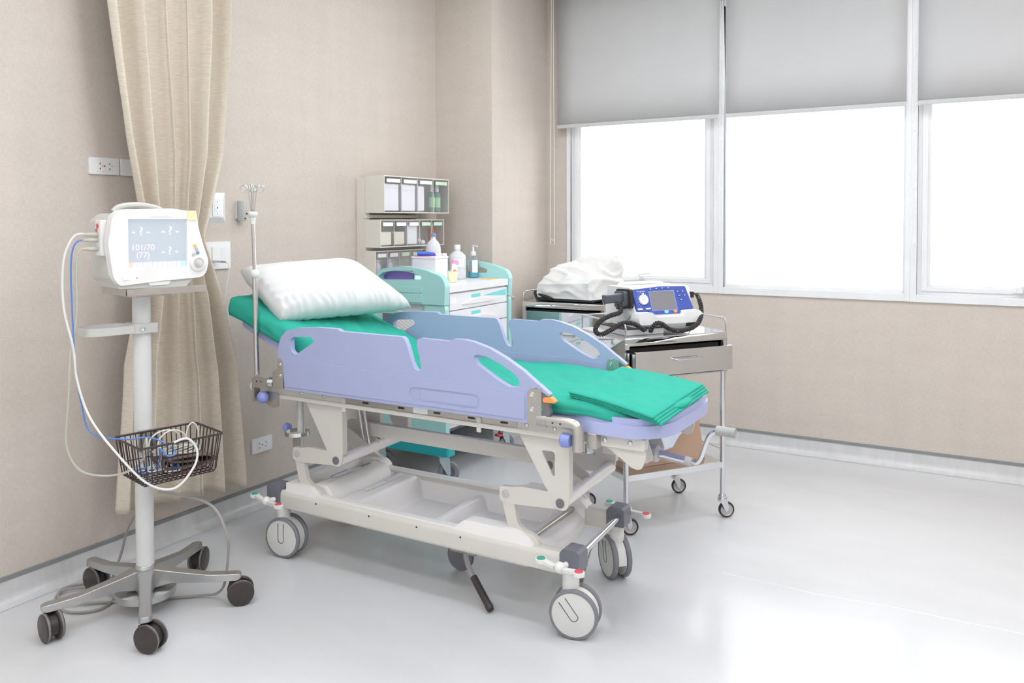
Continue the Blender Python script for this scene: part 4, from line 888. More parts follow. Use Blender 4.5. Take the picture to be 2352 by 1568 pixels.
# ================================================================== TURQUOISE MEDICINE CART
ct = thing('medicine_cart', 'turquoise and white medicine cart with drawers behind the stretcher', 'medicine cart', (-2.92, 4.17, 0))
CX0, CX1, CY0, CY1 = -3.17, -2.665, 3.845, 4.50
def Q(m, name, mt, par=None, **k): return m.build(name, T[mt], par or ct, True, **k)
Q(MB().box(CX0, CX1 - .012, CY0, CY1, .30, 1.085), 'cabinet_body', 'cwhite', bevel=.004)
Q(MB().prism(rrect(CX0 - .005, CX1 + .012, CY0 - .005, CY1 + .005, .01), 1.088, 1.128, plane='XY'), 'worktop', 'cwhite', bevel=.004, bseg=3)
Q(MB().box(CX0 + .03, CX0 + .035, CY0 + .02, CY1 - .02, 1.128, 1.135), 'worktop_lip', 'cwhite')
def drawer(z0, z1, key=False):
    dr = Q(MB().prism(rrect(CY0 + .012, CY1 - .010, z0, z1, .004), CX1 - .014, CX1 + .006, plane='YZ'), 'drawer', 'cwhite', bevel=.003)
    zc = z1 - .032
    pts = [(CY0 + .14 + .36 * k / 12, z0 + (z1 - z0) * .30 + .022 * math.sin(PI * k / 12)) for k in range(13)]
    lo = [(CY0 + .14 + .36 * k / 12, z0 + (z1 - z0) * .27 - .004 * math.sin(PI * k / 12)) for k in range(13)]
    Q(MB().prism(pts + lo[::-1], CX1 + .005, CX1 + .012, plane='YZ'), 'drawer_pull', 'cwhite', dr, bevel=.002)
    Q(MB().box(CX1 + .005, CX1 + .0072, CY0 + .235, CY0 + .335, z1 - .036, z1 - .016), 'label_holder', 'cyanl', dr)
    Q(MB().box(CX1 + .005, CX1 + .0072, CY0 + .025, CY0 + .075, z1 - .058, z1 - .022), 'number_tag', 'lab', dr)
    if key: Q(MB().prism([(CY0 + .36, z1 - .032), (CY1 - .02, z1 - .012), (CY1 - .02, z1 - .052), (CY1 - .05, z1 - .05)], CX1 + .0055, CX1 + .0068, plane='YZ'), 'swoosh', 'cyanl', dr)
for a, b, k in ((.985, 1.078, True), (.885, .978, False), (.735, .878, False), (.585, .728, False), (.335, .578, False)): drawer(a, b, k)
# end panels with looped handles
def end_panel(y0, y1):
    o = rpoly([(-3.158, 1.02), (-2.655, 1.02), (-2.648, 1.14), (-2.672, 1.182), (-2.80, 1.222), (-2.96, 1.238), (-3.11, 1.215), (-3.158, 1.17)], [0, .0, .03, .05, .10, .12, .06, .03], 6)
    h = rpoly([(-3.125, 1.152), (-2.815, 1.160), (-2.815, 1.185), (-2.90, 1.203), (-3.0, 1.208), (-3.09, 1.197), (-3.125, 1.175)], .012, 5)
    p = Q(MB().prism(o, y0, y1, [h]), 'handle_panel', 'turq', bevel=.010, bseg=4)
    return p
hp = end_panel(3.795, 3.842); end_panel(4.508, 4.548)
for y0, y1 in ((3.80, 3.842), (4.508, 4.545)):
    pa = Q(MB().prism(rpoly([(-3.19, .26), (-2.655, .26), (-2.655, 1.0), (-2.665, 1.02), (-2.80, 1.015), (-2.80, .96), (-3.19, .96)], [.004, .01, .01, .008, .01, .01, .004], 4), y0 + .004, y1), 'side_panel', 'turq', bevel=.006, bseg=3)
Q(MB().box(-3.10, -2.82, 3.798, 3.806, .40, .955), 'panel_recess', 'slate', pa)
Q(MB().prism(rpoly([(-3.17, 1.025), (-2.805, 1.030), (-2.805, 1.075), (-3.17, 1.08)], .006), 3.787, 3.80), 'panel_ledge', 'turq', hp, bevel=.003)
Q(MB().prism(rpoly([(-3.17, 1.085), (-2.806, 1.085), (-2.806, 1.118), (-3.17, 1.118)], .006), 3.790, 3.80), 'panel_ledge', 'turq', hp, bevel=.003)
# base bumper
for a_, b_ in ((3.775, 3.862), (4.488, 4.56)):
    Q(MB().prism(rpoly([(-3.22, a_), (-2.625, a_), (-2.625, b_), (-3.22, b_)], .02, 5), .165, .245, plane='XY'), 'base_bumper', 'teal', bevel=.012, bseg=3)
    Q(MB().box(-3.19, -2.66, a_ + .025, b_ - .015, .245, .275), 'base_cover', 'turq', bevel=.004)
Q(MB().box(-3.15, -2.70, 3.862, 4.488, .275, .30), 'cabinet_underside', 'slate')
Q(MB().cyl((-2.70, 4.55, 1.005), (-2.70, 4.585, 1.005), .009), 'lock_rod', 'red', label='red lock rod'); Q(MB().bar((-2.70, 4.575, 1.006), (-2.685, 4.63, .99), .016, .022), 'lock_lever', 'alu', bevel=.003)
def zinc_caster(x, y, ang, brake=False):
    R = Matrix.Translation((x, y, 0)) @ Matrix.Rotation(math.radians(ang), 4, 'Z')
    m = MB().cyl((0, 0, .148), (0, 0, .165), .03, 24).box(-.032, .032, -.032, .032, .158, .165)
    for s in (-1, 1): m.prism(rpoly([(-.028, .148), (.03, .148), (.034, .12), (.038, .055), (.026, .045), (.016, .055), (-.022, .12)], .006), s * .021 - .0015, s * .021 + .0015)
    m.box(-.027, .030, -.022, .022, .145, .149)
    f = Q(m.xf(R), 'caster_fork', 'zinc')
    Q(MB().lathe([(.036, -.012), (.046, -.015), (.058, -.013), (.0625, -.006), (.0625, .006), (.058, .013), (.046, .015), (.036, .012)], (.024, 0, .0625), (0, 1, 0), 36).xf(R), 'tyre', 'pvcg', f)
    Q(MB().lathe([(0, -.016), (.012, -.016), (.014, -.009), (.037, -.011), (.037, .011), (.014, .009), (.012, .016), (0, .016)], (.024, 0, .0625), (0, 1, 0), 30).xf(R), 'wheel_core', 'violetwheel', f)
    if brake: Q(MB().box(-.06, .01, -.02, .02, .125, .14).xf(R), 'brake_tab', 'red', f, bevel=.003)
zinc_caster(-2.685, 3.83, 35); zinc_caster(-3.15, 3.83, 35); zinc_caster(-2.685, 4.49, 75, True); zinc_caster(-3.15, 4.49, 60)

# things on the cart ----------------------------------------------------------
ZT = 1.128
def bottle(name, lab, cat_, x, y, prof, mt, parts=(), seg=28, z=ZT, group=None):
    t = thing(name, lab, cat_, (x, y, z), 0, group)
    MB().lathe(prof, seg=seg).build('bottle_body', T[mt], t, angle=50)
    for nm, pr, mm in parts: MB().lathe(pr, seg=seg).build(nm, T[mm], t, angle=50)
    return t
def wrap_label(t, r, z0, z1, a0, a1, mt, name='label', n=10):
    m = MB(); vs = []
    for k in range(n + 1):
        a = math.radians(a0 + (a1 - a0) * k / n); vs += [(r * math.cos(a), r * math.sin(a), z0), (r * math.cos(a), r * math.sin(a), z1)]
    m.add(vs, [(2 * k, 2 * k + 2, 2 * k + 3, 2 * k + 1) for k in range(n)]); return m.build(name, T[mt], t)
t = bottle('saline_bottle', 'tall domed clear plastic bottle with a blue cap behind the cart items', 'bottle', -2.99, 4.16, [(0, .002), (.045, .002), (.047, .01), (.047, .185), (.044, .21), (.034, .235), (.02, .25), (.015, .258), (.014, .275)], 'frost', [('cap', [(.014, .272), (.018, .273), (.018, .288), (.012, .292), (0, .292)], 'blue_b')])
wrap_label(t, .0478, .06, .16, -95, -10, 'lab'); wrap_label(t, .0480, .025, .045, -95, -10, 'orangel', 'label_band')
t = bottle('water_bottle', 'squat clear plastic bottle with a white cap and paper label on the cart', 'bottle', -2.93, 4.335, [(0, .002), (.052, .002), (.055, .01), (.055, .06), (.053, .066), (.055, .072), (.055, .135), (.052, .15), (.035, .166), (.018, .178), (.016, .19)], 'frost', [('cap', [(.016, .186), (.020, .186), (.020, .214), (.018, .217), (0, .217)], 'bead')])
wrap_label(t, .0558, .078, .130, -80, -5, 'lab'); wrap_label(t, .0560, .116, .120, -76, -55, 'inkred', 'label_print')
t = bottle('gel_pump_bottle', 'clear pump bottle with blue hand gel in the bottom, rightmost bottle on the cart', 'bottle', -2.90, 4.475, [(0, .002), (.031, .002), (.033, .008), (.033, .115), (.030, .128), (.018, .140), (.014, .144)], 'bott',
           [('gel', [(0, .004), (.031, .004), (.031, .040), (0, .040)], 'aqua'), ('pump_collar', [(.016, .142), (.017, .143), (.017, .165), (.009, .172), (.006, .175), (.006, .205), (0, .205)], 'bead')])
MB().bar((-.012, .006, .208), (.045, -.02, .204), .010, .008).build('pump_spout', T['bead'], t, bevel=.002); MB().cyl((0, 0, .01), (0, 0, .145), .0035, 8).build('dip_tube', T['aqua'], t)
wrap_label(t, .0338, .035, .115, -70, 0, 'lab')
t = bottle('striped_bottle', 'small red and white striped tube standing behind the water bottle', 'bottle', -2.97, 4.245, [(0, .002), (.022, .002), (.023, .01), (.023, .13), (.018, .14), (.018, .165), (0, .167)], 'lab')
for k in range(5): wrap_label(t, .0236, .03 + k * .026, .042 + k * .026, -180, 180, 'inkred', 'red_band', 16)
t = thing('cream_cup', 'cream plastic cup at the front edge of the cart top', 'cup', (-2.80, 4.09, ZT))
MB().lathe([(0, .002), (.026, .002), (.030, .03), (.036, .065), (.038, .067), (.034, .066), (.028, .03), (.024, .005), (0, .005)]).build('cup_body', T['cup'], t)
t = thing('pink_pouch', 'small clear pouch with a pink top leaning in the cream cup', 'pouch', (-2.80, 4.10, ZT + .03))
m = MB().box(-.004, .004, -.028, .028, .0, .085).xf(Matrix.Rotation(math.radians(-14), 4, 'X')); m.build('pouch_body', T['lab'], t, bevel=.003)
MB().box(-.0045, .0045, -.030, .030, .078, .102).xf(Matrix.Rotation(math.radians(-14), 4, 'X')).build('pouch_seal', T['pinkp'], t)
MB().box(.0040, .0052, -.015, .015, .02, .045).xf(Matrix.Rotation(math.radians(-14), 4, 'X')).build('pouch_contents', T['orangel'], t)
t = thing('supply_box', 'white lidded box with a pink card on top near the cart handle', 'box', (-2.90, 3.99, ZT))
MB().box(-.085, .085, -.055, .075, 0, .145).build('box_body', T['cwhite'], t, bevel=.003); MB().box(-.088, .088, -.058, .078, .145, .158).build('box_lid', T['cwhite'], t, bevel=.003)
t = thing('pink_card', 'pink card lying flat on the white supply box', 'card', (-2.92, 3.98, ZT + .158)); MB().box(-.06, .055, -.045, .06, 0, .003).build('card_sheet', T['magenta'], t)
t = thing('ointment_tube', 'blue and white ointment tube lying on the pink card', 'tube', (-2.90, 3.98, ZT + .161))
MB().tube([(-.045, -.045, .014), (-.01, -.01, .012), (.02, .03, .007), (.028, .038, .004)], [.014, .014, .012, .008], 14).build('tube_body', T['bluetube'], t); MB().tube([(.026, .036, .006), (.045, .07, .005)], [.009, .010], 12).build('tube_end', T['lab'], t)
t = thing('violet_box', 'flat violet box seen through the turquoise handle opening', 'box', (-3.02, 3.90, ZT)); MB().box(-.12, .10, -.04, .02, 0, .075).build('box_body', T['violet'], t, bevel=.002)
t = thing('printed_box', 'white printed carton beside the violet box on the cart', 'box', (-2.86, 3.90, ZT)); MB().box(-.055, .055, -.04, .02, 0, .07).build('box_body', T['lab'], t, bevel=.002); MB().box(-.045, .03, -.0412, -.04, .02, .05).build('print', T['mint'], t)
t = thing('yellow_card', 'small yellow tipped card at the far end of the cart top', 'card', (-2.74, 4.42, ZT)); MB().box(-.04, .04, -.05, .05, 0, .003).build('card_sheet', T['amber'], t)
t = thing('instruction_card', 'white printed card with lines of text hanging by the near end of the cart', 'card', (-2.93, 3.79, .90))
Rm = Matrix.Translation((0, -.006, 0)) @ Matrix.Rotation(math.radians(28), 4, 'Y')
MB().box(-.07, .07, -.0015, 0, -.05, .06).xf(Rm).build('card_sheet', T['lab'], t)
m = MB()
for k in range(5): m.box(-.055, .055, -.0018, -.0015, -.03 + .018 * k, -.0288 + .018 * k)
m.xf(Rm).build('printed_lines', T['ink'], t)

# ================================================================== WALL RACK AND TILT-BIN CABINETS
rk = thing('wall_rack', 'ivory metal rack with two posts on the wall holding the bin cabinets', 'rack', (-3.28, 4.15, .9))
for y in (3.845, 4.35): MB().box(XL, -3.25, y - .02, y + .02, .75, 1.757).build('post', T['rack'], rk, True, bevel=.003)
for z in (1.524, 1.325): MB().box(-3.262, -3.245, 3.82, 4.38, z - .010, z + .010).build('cross_bar', T['rack'], rk, True, bevel=.002)
def cabinet(name, lab, x0, x1, y0, y1, z0, z1, nb, contents, labs):
    t = thing(name, lab, 'bin cabinet', ((x0 + x1) / 2, (y0 + y1) / 2, z0), 0, None)
    m = MB().prism([(y0, z0), (y1, z0), (y1, z1), (y0, z1)], x0 + .004, x1, [[(y0 + .005, z0 + .006), (y1 - .005, z0 + .006), (y1 - .005, z1 - .006), (y0 + .005, z1 - .006)]], 'YZ').box(x0, x0 + .0039, y0, y1, z0, z1)
    for k in range(1, nb): m.box(x1 - .008, x1 - .0042, y0 + .006 + (y1 - y0 - .012) / nb * k - .0018, y0 + .006 + (y1 - y0 - .012) / nb * k + .0018, z0 + .0062, z1 - .0062)
    m.build('cabinet_shell', T['rack'], t, True)
    w_ = (y1 - y0 - .012) / nb
    for k in range(nb):
        a = y0 + .006 + k * w_ + .003; b = a + w_ - .006; H = z1 - z0 - .012; zb = z0 + .008
        front = MB().box(x1 - .003, x1 - .001, a, b, zb, zb + H - .004)
        front.box(x1 - .003, x1 + .004, a, b, zb + H * .66, zb + H * .67)
        front.box(x0 + .03, x1 - .003, a, a + .0015, zb, zb + H * .85).box(x0 + .03, x1 - .003, b - .0015, b, zb, zb + H * .85)
        bn = front.build('tilt_bin', T['clear'], t, True)
        MB().box(x1 + .0, x1 + .0012, a + .015, b - .015, zb + H - .036, zb + H - .014).build('bin_label', T[labs[k]], bn, True)
        c = contents[k]
        if c in ('gauze', 'cream'): MB().box(x0 + .05, x1 - .012, a + .01, b - .012, zb + .004, zb + H * (.80 if c == 'gauze' else .55)).build('gauze_stack', T[c], bn, True, bevel=.008)
        elif c == 'half': MB().box(x0 + .05, x1 - .012, a + .01, a + (b - a) * .5, zb + .004, zb + H * .78).build('gauze_stack', T['gauze'], bn, True, bevel=.01)
    return t, w_
cb, w_ = cabinet('bin_cabinet', 'ivory cabinet with four tall clear tilt bins, topmost on the wall rack', -3.245, -3.10, 3.82, 4.492, 1.545, 1.768, 4, ['gauze', 'gauze', 'half', None], ['lab', 'lab', 'lab', 'mintl'])
cabinet('bin_cabinet', 'ivory cabinet with five clear tilt bins, middle one on the wall rack', -3.245, -3.125, 3.815, 4.470, 1.338, 1.506, 5, ['cream', 'cream', 'gauze', None, None], ['lab', 'lab', 'lab', 'mintl', 'mintl'])
cabinet('bin_cabinet', 'ivory cabinet with clear tilt bins, lowest on the wall rack behind the cart', -3.245, -3.165, 3.815, 4.40, 1.145, 1.318, 5, [None] * 5, ['lab', 'lab', 'mintl', 'mintl', 'mintl'])
for k, y in enumerate((4.37, 4.43)):
    t = bottle('antiseptic_bottle', ['left of the two green bottles in the top right bin', 'right of the two green bottles in the top right bin'][k], 'bottle', -3.155, y, [(0, .002), (.023, .002), (.024, .008), (.024, .115), (.012, .128), (.011, .135)], 'gbott', [('cap', [(.012, .132), (.014, .132), (.014, .165), (.008, .178), (0, .178)], 'bead')], z=1.554)
    wrap_label(t, .0245, .03, .095, -90, 60, 'greenl'); wrap_label(t, .0247, .108, .114, -90, 60, 'green_b', 'label_band')
for k, y in enumerate((3.87, 3.985)):
    t = bottle('vial_bottle', ['left small clear bottle in the lowest cabinet beside the pillow', 'right small clear bottle in the lowest cabinet behind the pillow'][k], 'bottle', -3.20, y, [(0, .002), (.022, .002), (.023, .006), (.023, .075), (.014, .088), (.012, .095)], 'frost', [('cap', [(.013, .092), (.016, .093), (.016, .108), (0, .110)], 'bead')], z=1.155)
t = bottle('brown_bottle', 'orange bottle with a white cap in the right bin of the middle cabinet', 'bottle', -3.18, 4.40, [(0, .002), (.020, .002), (.021, .006), (.021, .09), (.012, .105)], 'orangel', [('cap', [(.012, .10), (.014, .10), (.012, .135), (0, .138)], 'bead')], z=1.348)
t = thing('cotton_balls', 'white cotton balls in the fourth bin of the middle cabinet', 'cotton balls', (-3.19, 4.27, 1.348)); m = MB()
random.seed(5)
for k in range(9): m.sphere((random.uniform(-.03, .03), random.uniform(-.035, .035), .012 + .012 * (k // 5)), .014, 10)
m.build('cotton', T['gauze'], t); t['kind'] = 'stuff'

# ================================================================== STEEL TROLLEYS
def trolley(name, lab, loc, rz, W, D, zt, zb, zs, open_=.05, fit=None):
    t = thing(name, lab, 'trolley', loc, rz)
    lg = .0135
    for x in (.014, W - .014):
        for y in (.014, D - .014):
            MB().cyl((x, y, .10), (x, y, zt - .01), lg, 20).build('leg', T['chrome'], t)
            c = MB().lathe([(0, .098), (.017, .098), (.019, .104), (.019, .112), (.014, .12), (0, .12)], (x, y, 0), seg=20)
            R = Matrix.Translation((x, y, 0)) @ Matrix.Rotation(math.radians(-22), 4, 'Z')
            k = MB()
            k.cyl((0, 0, .085), (0, 0, .098), .024, 20)
            for s in (-1, 1): k.prism(rpoly([(-.022, .09), (.022, .09), (.030, .05), (.022, .030), (.012, .034), (-.004, .07)], .006), s * .014 - .001, s * .014 + .001)
            k.xf(R); c.add(k.v, k.f)
            f = c.build('caster', T['chrome'], t)
            MB().lathe([(.030, -.008), (.036, -.010), (.0395, -.006), (.040, 0), (.0395, .006), (.036, .010), (.030, .008)], (.020, 0, .04), (0, 1, 0), 36).xf(R).build('tyre', T['black'], f)
            MB().lathe([(0, -.012), (.008, -.011), (.010, -.005), (.026, -.006), (.031, -.009), (.031, .009), (.026, .006), (.010, .005), (.008, .011), (0, .012)], (.020, 0, .04), (0, 1, 0), 30).xf(R).build('wheel_core', T['alu'], f)
    # cabinet box with an open front
    m = MB().box(0, W, 0, D, zt - .012, zt).box(0, .004, 0, D, zb, zt - .012).box(W - .004, W, 0, D, zb, zt - .012).box(0, W, D - .004, D, zb, zt - .012).box(0, W, 0, D, zb, zb + .004)
    m.box(0, W, 0, .012, zt - .040, zt - .012).box(0, .024, 0, .012, zb, zt - .04).box(W - .024, W, 0, .012, zb, zt - .04)
    m.build('cabinet_box', T['mirror'], t, bevel=.0012)
    MB().box(.03, W - .03, .03, D - .03, zb + .006, zt - .055).build('dark_infill', T['dark'], t)  # solid dark block; shade inside the open cabinet is put into its colour
    d = MB().box(.028, W - .006, -open_, -open_ + .014, zb + .018, zt - .062).box(.032, W - .03, -open_ + .014, .03, zb + .02, zb + .024).box(.032, .036, -open_ + .014, .03, zb + .02, zt - .075).box(W - .034, W - .03, -open_ + .014, .03, zb + .02, zt - .075)
    dr = d.build('drawer', T['mirror'], t, bevel=.0015)
    xm = W / 2 + .02; zc = (zb + zt) / 2 - .01
    MB().tube([(xm - .075, -open_, zc), (xm - .075, -open_ - .03, zc + .003), (xm + .075, -open_ - .03, zc + .003), (xm + .075, -open_, zc)], .003, 8).build('drawer_handle', T['chrome'], dr)
    MB().box(xm - .08, xm + .08, -open_ - .0012, -open_, zc - .006, zc + .004).build('handle_plate', T['steel'], dr)
    # guard rail on three sides
    zr = zt + .066
    P = []
    for (x, y, z) in ((.006, .004, zt), (.006, .004, zr - .02), (.006, .012, zr - .004), (.006, .03, zr), (.006, D - .02, zr), (.012, D - .008, zr), (.03, D - .005, zr), (W - .03, D - .005, zr), (W - .012, D - .008, zr), (W - .006, D - .02, zr), (W - .006, .03, zr), (W - .006, .012, zr - .004), (W - .006, .004, zr - .02), (W - .006, .004, zt)): P.append((x, y, z))
    MB().tube(P, .0042, 10).build('guard_rail', T['chrome'], t)
    for x in (.006, W - .006): MB().cyl((x, D - .006, zt), (x, D - .006, zr), .0042, 10).build('rail_post', T['chrome'], t)
    # lower shelf
    m = MB().box(.012, W - .012, .012, D - .012, zs - .004, zs).box(.01, W - .01, .004, .012, zs - .030, zs + .0).box(.01, W - .01, D - .012, D - .004, zs - .03, zs).box(.004, .012, .01, D - .01, zs - .03, zs).box(W - .012, W - .004, .01, D - .01, zs - .03, zs)
    m.build('lower_shelf', T['mirror'], t, bevel=.001)
    m = MB().tube([(.014, .014, zs + .06), (.014, D - .014, zs + .06), (W - .014, D - .014, zs + .06), (W - .014, .014, zs + .06)], .003, 8); m.build('shelf_rail', T['chrome'], t)
    return t
HB = math.radians(54.2); OB = Vector((-1.485, 3.603, 0))
tb = trolley('steel_trolley', 'steel trolley with a half open drawer carrying the blue defibrillator', OB, HB, .595, .434, .941, .742, .285)
ta = trolley('steel_trolley', 'steel trolley under the bagged machine, beside the corner and windows', (-2.795, 4.935, 0), math.radians(3), .60, .43, .941, .52, .285, open_=.02)
MB().box(.600, .6015, .03, .10, .86, .90).build('paper_label', T['lab'], ta)
RB = Matrix.Translation(OB) @ Matrix.Rotation(HB, 4, 'Z')
def WB(u, v, z): return RB @ Vector((u, v, z))
# defibrillator ------------------------------------------------------------
df = thing('defibrillator', 'white defibrillator with a blue control panel and grey screen on the steel trolley', 'defibrillator', WB(.28, .20, .941), HB)
def D_(m, name, mt, par=None, **k): return m.fn(lambda x, y, z: (x - .28, y - .20, z - .941)).build(name, T[mt], par or df, **k)
def slab(prof, u0, u1, name, mt, par=None, taper=0, **k):
    """profile in (v,z) extruded along u"""
    m = MB().prism(prof, u0, u1, plane='YZ'); return D_(m, name, mt, par, **k)
slab(rpoly([(.075, .968), (.36, .968), (.37, 1.06), (.345, 1.165), (.13, 1.165), (.10, 1.06), (.07, 1.03)], .012), .11, .455, 'housing', 'dbody', bevel=.006, bseg=3)
slab(rpoly([(.085, .957), (.35, .957), (.35, .985), (.085, .985)], .006), .125, .44, 'battery_base', 'dgrey', bevel=.004)
# chin ledge
D_(MB().prism(rpoly([(.105, .992), (.455, .992), (.478, 1.03), (.452, 1.052), (.37, 1.052), (.36, 1.026), (.205, 1.026), (.175, 1.052), (.11, 1.052), (.100, 1.02)], .008), .035, .11), 'front_ledge', 'dbody', bevel=.006, bseg=3)
# sloping blue panel: plane from (v=.075,z=1.05) to (v=.125,z=1.168)
pe = Vector((0, .045, .118)).normalized()
def PN(u, t, o=0): b = Vector((u, .078, 1.048)) + pe * t; nn = Vector((0, -pe.z, pe.y)); return b + nn * o
def panelpoly(pts, o0, o1, name, mt, par=None, **k):
    m = MB().prism(pts, 0, 1, plane='XY'); m.v = [tuple(PN(x, y, o0 + (o1 - o0) * z)) for x, y, z in m.v]; return D_(m, name, mt, par, **k)
pn_ = panelpoly(rpoly([(.122, .006), (.180, .006), (.205, -.012), (.365, -.012), (.365, .006), (.447, .006), (.424, .124), (.27, .128), (.108, .116)], .004), -.03, .004, 'control_panel', 'dblue', bevel=.003)
panelpoly(rrect(.206, .348, .008, .102, .003), .003, .0048, 'display', 'lcd', pn_)
panelpoly(rrect(.202, .352, .004, .106, .003), .003, .0042, 'display_frame', 'knob', pn_)
kc = (.160, .062)
panelpoly([(kc[0] + .025 * math.cos(a * PI / 14), kc[1] + .025 * math.sin(a * PI / 14)) for a in range(28)], .003, .016, 'energy_dial', 'dbody', pn_, bevel=.003)
panelpoly([(kc[0] - .007, kc[1]), (kc[0] + .007, kc[1]), (kc[0] + .003, kc[1] + .033), (kc[0] - .003, kc[1] + .033)], .010, .020, 'dial_pointer', 'dbody', pn_, bevel=.001)
m = MB()
for k in range(15):
    a = math.radians(-70 - k * 18 + 360 - 0) if False else math.radians(240 - k * 19)
    m.bar(PN(kc[0] + .031 * math.cos(a), kc[1] + .031 * math.sin(a), .0045), PN(kc[0] + .036 * math.cos(a), kc[1] + .036 * math.sin(a), .0045), .002, .001)
D_(m, 'dial_scale', 'lab', pn_)['kind'] = 'stuff'
for u in (.135, .182): panelpoly(rrect(u - .014, u + .014, .014, .021, .003), .003, .0052, 'panel_key', 'dbody', pn_)
for k, (u, t_) in enumerate(((.215, .115), (.250, .117), (.285, .118), (.320, .118), (.372, .098), (.402, .098), (.378, .077), (.410, .077), (.384, .056))):
    kk = panelpoly([(u + .011 * math.cos(a * PI / 9), t_ + .0055 * math.sin(a * PI / 9)) for a in range(18)], .003, .0058, 'panel_key', 'dblue', pn_)
    panelpoly([(u + .005 * math.cos(a * PI / 6), t_ + .0018 * math.sin(a * PI / 6)) for a in range(12)], .0055, .0066, 'key_print', 'lab', kk)
text('panel_text', 'Energy Select', .009, T['lab'], pn_, Matrix.Translation((-.28, -.20, -.941)) @ fmat(PN(kc[0], kc[1] + .044, .0045), (1, 0, 0), pe), .0002)
for u, mt, c in ((.282, 'cyanl', '2'), (.335, 'orangel', '3')):
    b_ = panelpoly([(u + .012 * math.cos(a * PI / 10), -.003 + .008 * math.sin(a * PI / 10)) for a in range(20)], .003, .007, 'panel_key', mt, pn_)
    text('key_number', c, .012, T['lab'], b_, Matrix.Translation((-.28, -.20, -.941)) @ fmat(PN(u, -.003, .0075), (1, 0, 0), pe), .0002)
panelpoly([(.235 + .012 * math.cos(a * PI / 10), -.003 + .008 * math.sin(a * PI / 10)) for a in range(20)], .003, .006, 'panel_key', 'dblue', pn_)
D_(MB().box(.335, .41, .070, .0755, .985, .995), 'barcode_label', 'lab', bevel=0)
D_(MB().box(.40, .455, .068, .12, .968, 1.0), 'printer_slot', 'dark', bevel=.002)
# carrying handle and top ridge
D_(MB().tube(cat([(.15, .30, 1.160), (.16, .30, 1.170), (.30, .30, 1.174), (.40, .30, 1.170), (.41, .30, 1.160)], 5), .009, 10), 'carry_handle', 'dbody')
# paddle on the left flank
D_(MB().prism(rpoly([(.10, 1.07), (.24, 1.05), (.24, 1.155), (.11, 1.16)], .012), .095, .112, plane='YZ'), 'paddle_well', 'dark', bevel=.003)
p1 = D_(MB().prism(rpoly([(.125, 1.075), (.225, 1.065), (.225, 1.145), (.13, 1.15)], .014), .075, .098, plane='YZ'), 'paddle', 'paddle', bevel=.006)
D_(MB().bar((.085, .165, 1.118), (-.02, .165, 1.112), .042, .042), 'paddle_grip', 'paddle', p1, bevel=.006)
D_(MB().prism(circ(.15, 1.04, .03, 20), .098, .112, plane='YZ'), 'paddle_socket', 'mong', bevel=.003)
D_(MB().box(.455, .475, .11, .15, 1.105, 1.135), 'right_connector', 'dark', bevel=.003)
D_(MB().box(.46, .485, .15, .30, .99, 1.09), 'side_pocket', 'dbody', bevel=.006)
def coil(name, lab, pts, r=.0088, w_=.0036, pitch=.0098, par=None):
    P = cat([WB(*p) for p in pts], 12)
    t = thing(name, lab, 'coiled cord', P[0]); out_ = []
    a = (P[1] - P[0]).orthogonal().normalized(); ph = 0
    for i in range(len(P) - 1):
        d = P[i + 1] - P[i]; L_ = d.length
        if L_ < 1e-6: continue
        d.normalize(); st_ = max(2, int(L_ / pitch * 10))
        for k in range(st_):
            a = (a - d * a.dot(d)).normalized(); b = d.cross(a); ph += 2 * PI * L_ / pitch / st_
            out_.append(P[i] + d * (L_ * k / st_) + (a * math.cos(ph) + b * math.sin(ph)) * r)
    MB().tube(out_, w_, 6).build('coiled_cord', T['rubber'], t, True, angle=80)
    return t
coil('paddle_cord', 'dark coiled cord looping left from the paddle over the trolley edge', [(.05, .135, 1.095), (.035, .10, 1.055), (-.03, .09, 1.04), (-.09, .075, 1.02), (-.135, .045, .985), (-.125, .015, .965), (-.06, .02, .985), (0, .02, 1.01), (.06, .02, 1.005), (.135, .035, .965)])
coil('paddle_cord', 'dark coiled cord running along the front and up the right of the defibrillator', [(.155, .02, .962), (.15, .0, .985), (.17, -.01, 1.005), (.20, -.01, 1.0), (.24, -.01, .975), (.29, -.01, .962), (.36, .0, .965), (.42, .01, .985), (.465, .04, 1.02), (.488, .07, 1.06), (.497, .10, 1.10), (.490, .115, 1.128)])
# flat tray under the device, with a printout
t = thing('printer_case', 'low grey case under the defibrillator on the steel trolley', 'case', WB(.16, .16, .941), HB)
MB().box(-.12, .10, -.10, .16, 0, .030).build('case_body', T['dgrey'], t, bevel=.006); MB().box(-.12, .10, -.10, .16, .030, .034).build('case_lid', T['dark'], t, bevel=.002)
t = thing('white_lead', 'white cable heaped at the right end of the steel trolley top', 'cable', WB(.53, .25, .945), HB)
random.seed(11)
MB().tube([WB(*p) for p in cat([(.48, .20, 1.0), (.50, .18, .96), (.53, .22, .950), (.55, .27, .949), (.52, .30, .955), (.50, .25, .962), (.54, .20, .955), (.56, .25, .965), (.55, .30, 1.02), (.545, .33, 1.04), (.55, .30, .98), (.56, .24, .95)], 8)], .0035, 8).build('cable_sheath', T['cord_w'], t, True)
t = thing('paper_pad', 'small white paper pad on the left corner of the steel trolley top', 'paper', WB(.06, .30, .941), HB); MB().box(-.03, .05, -.06, .06, 0, .006).build('paper_sheet', T['lab'], t)
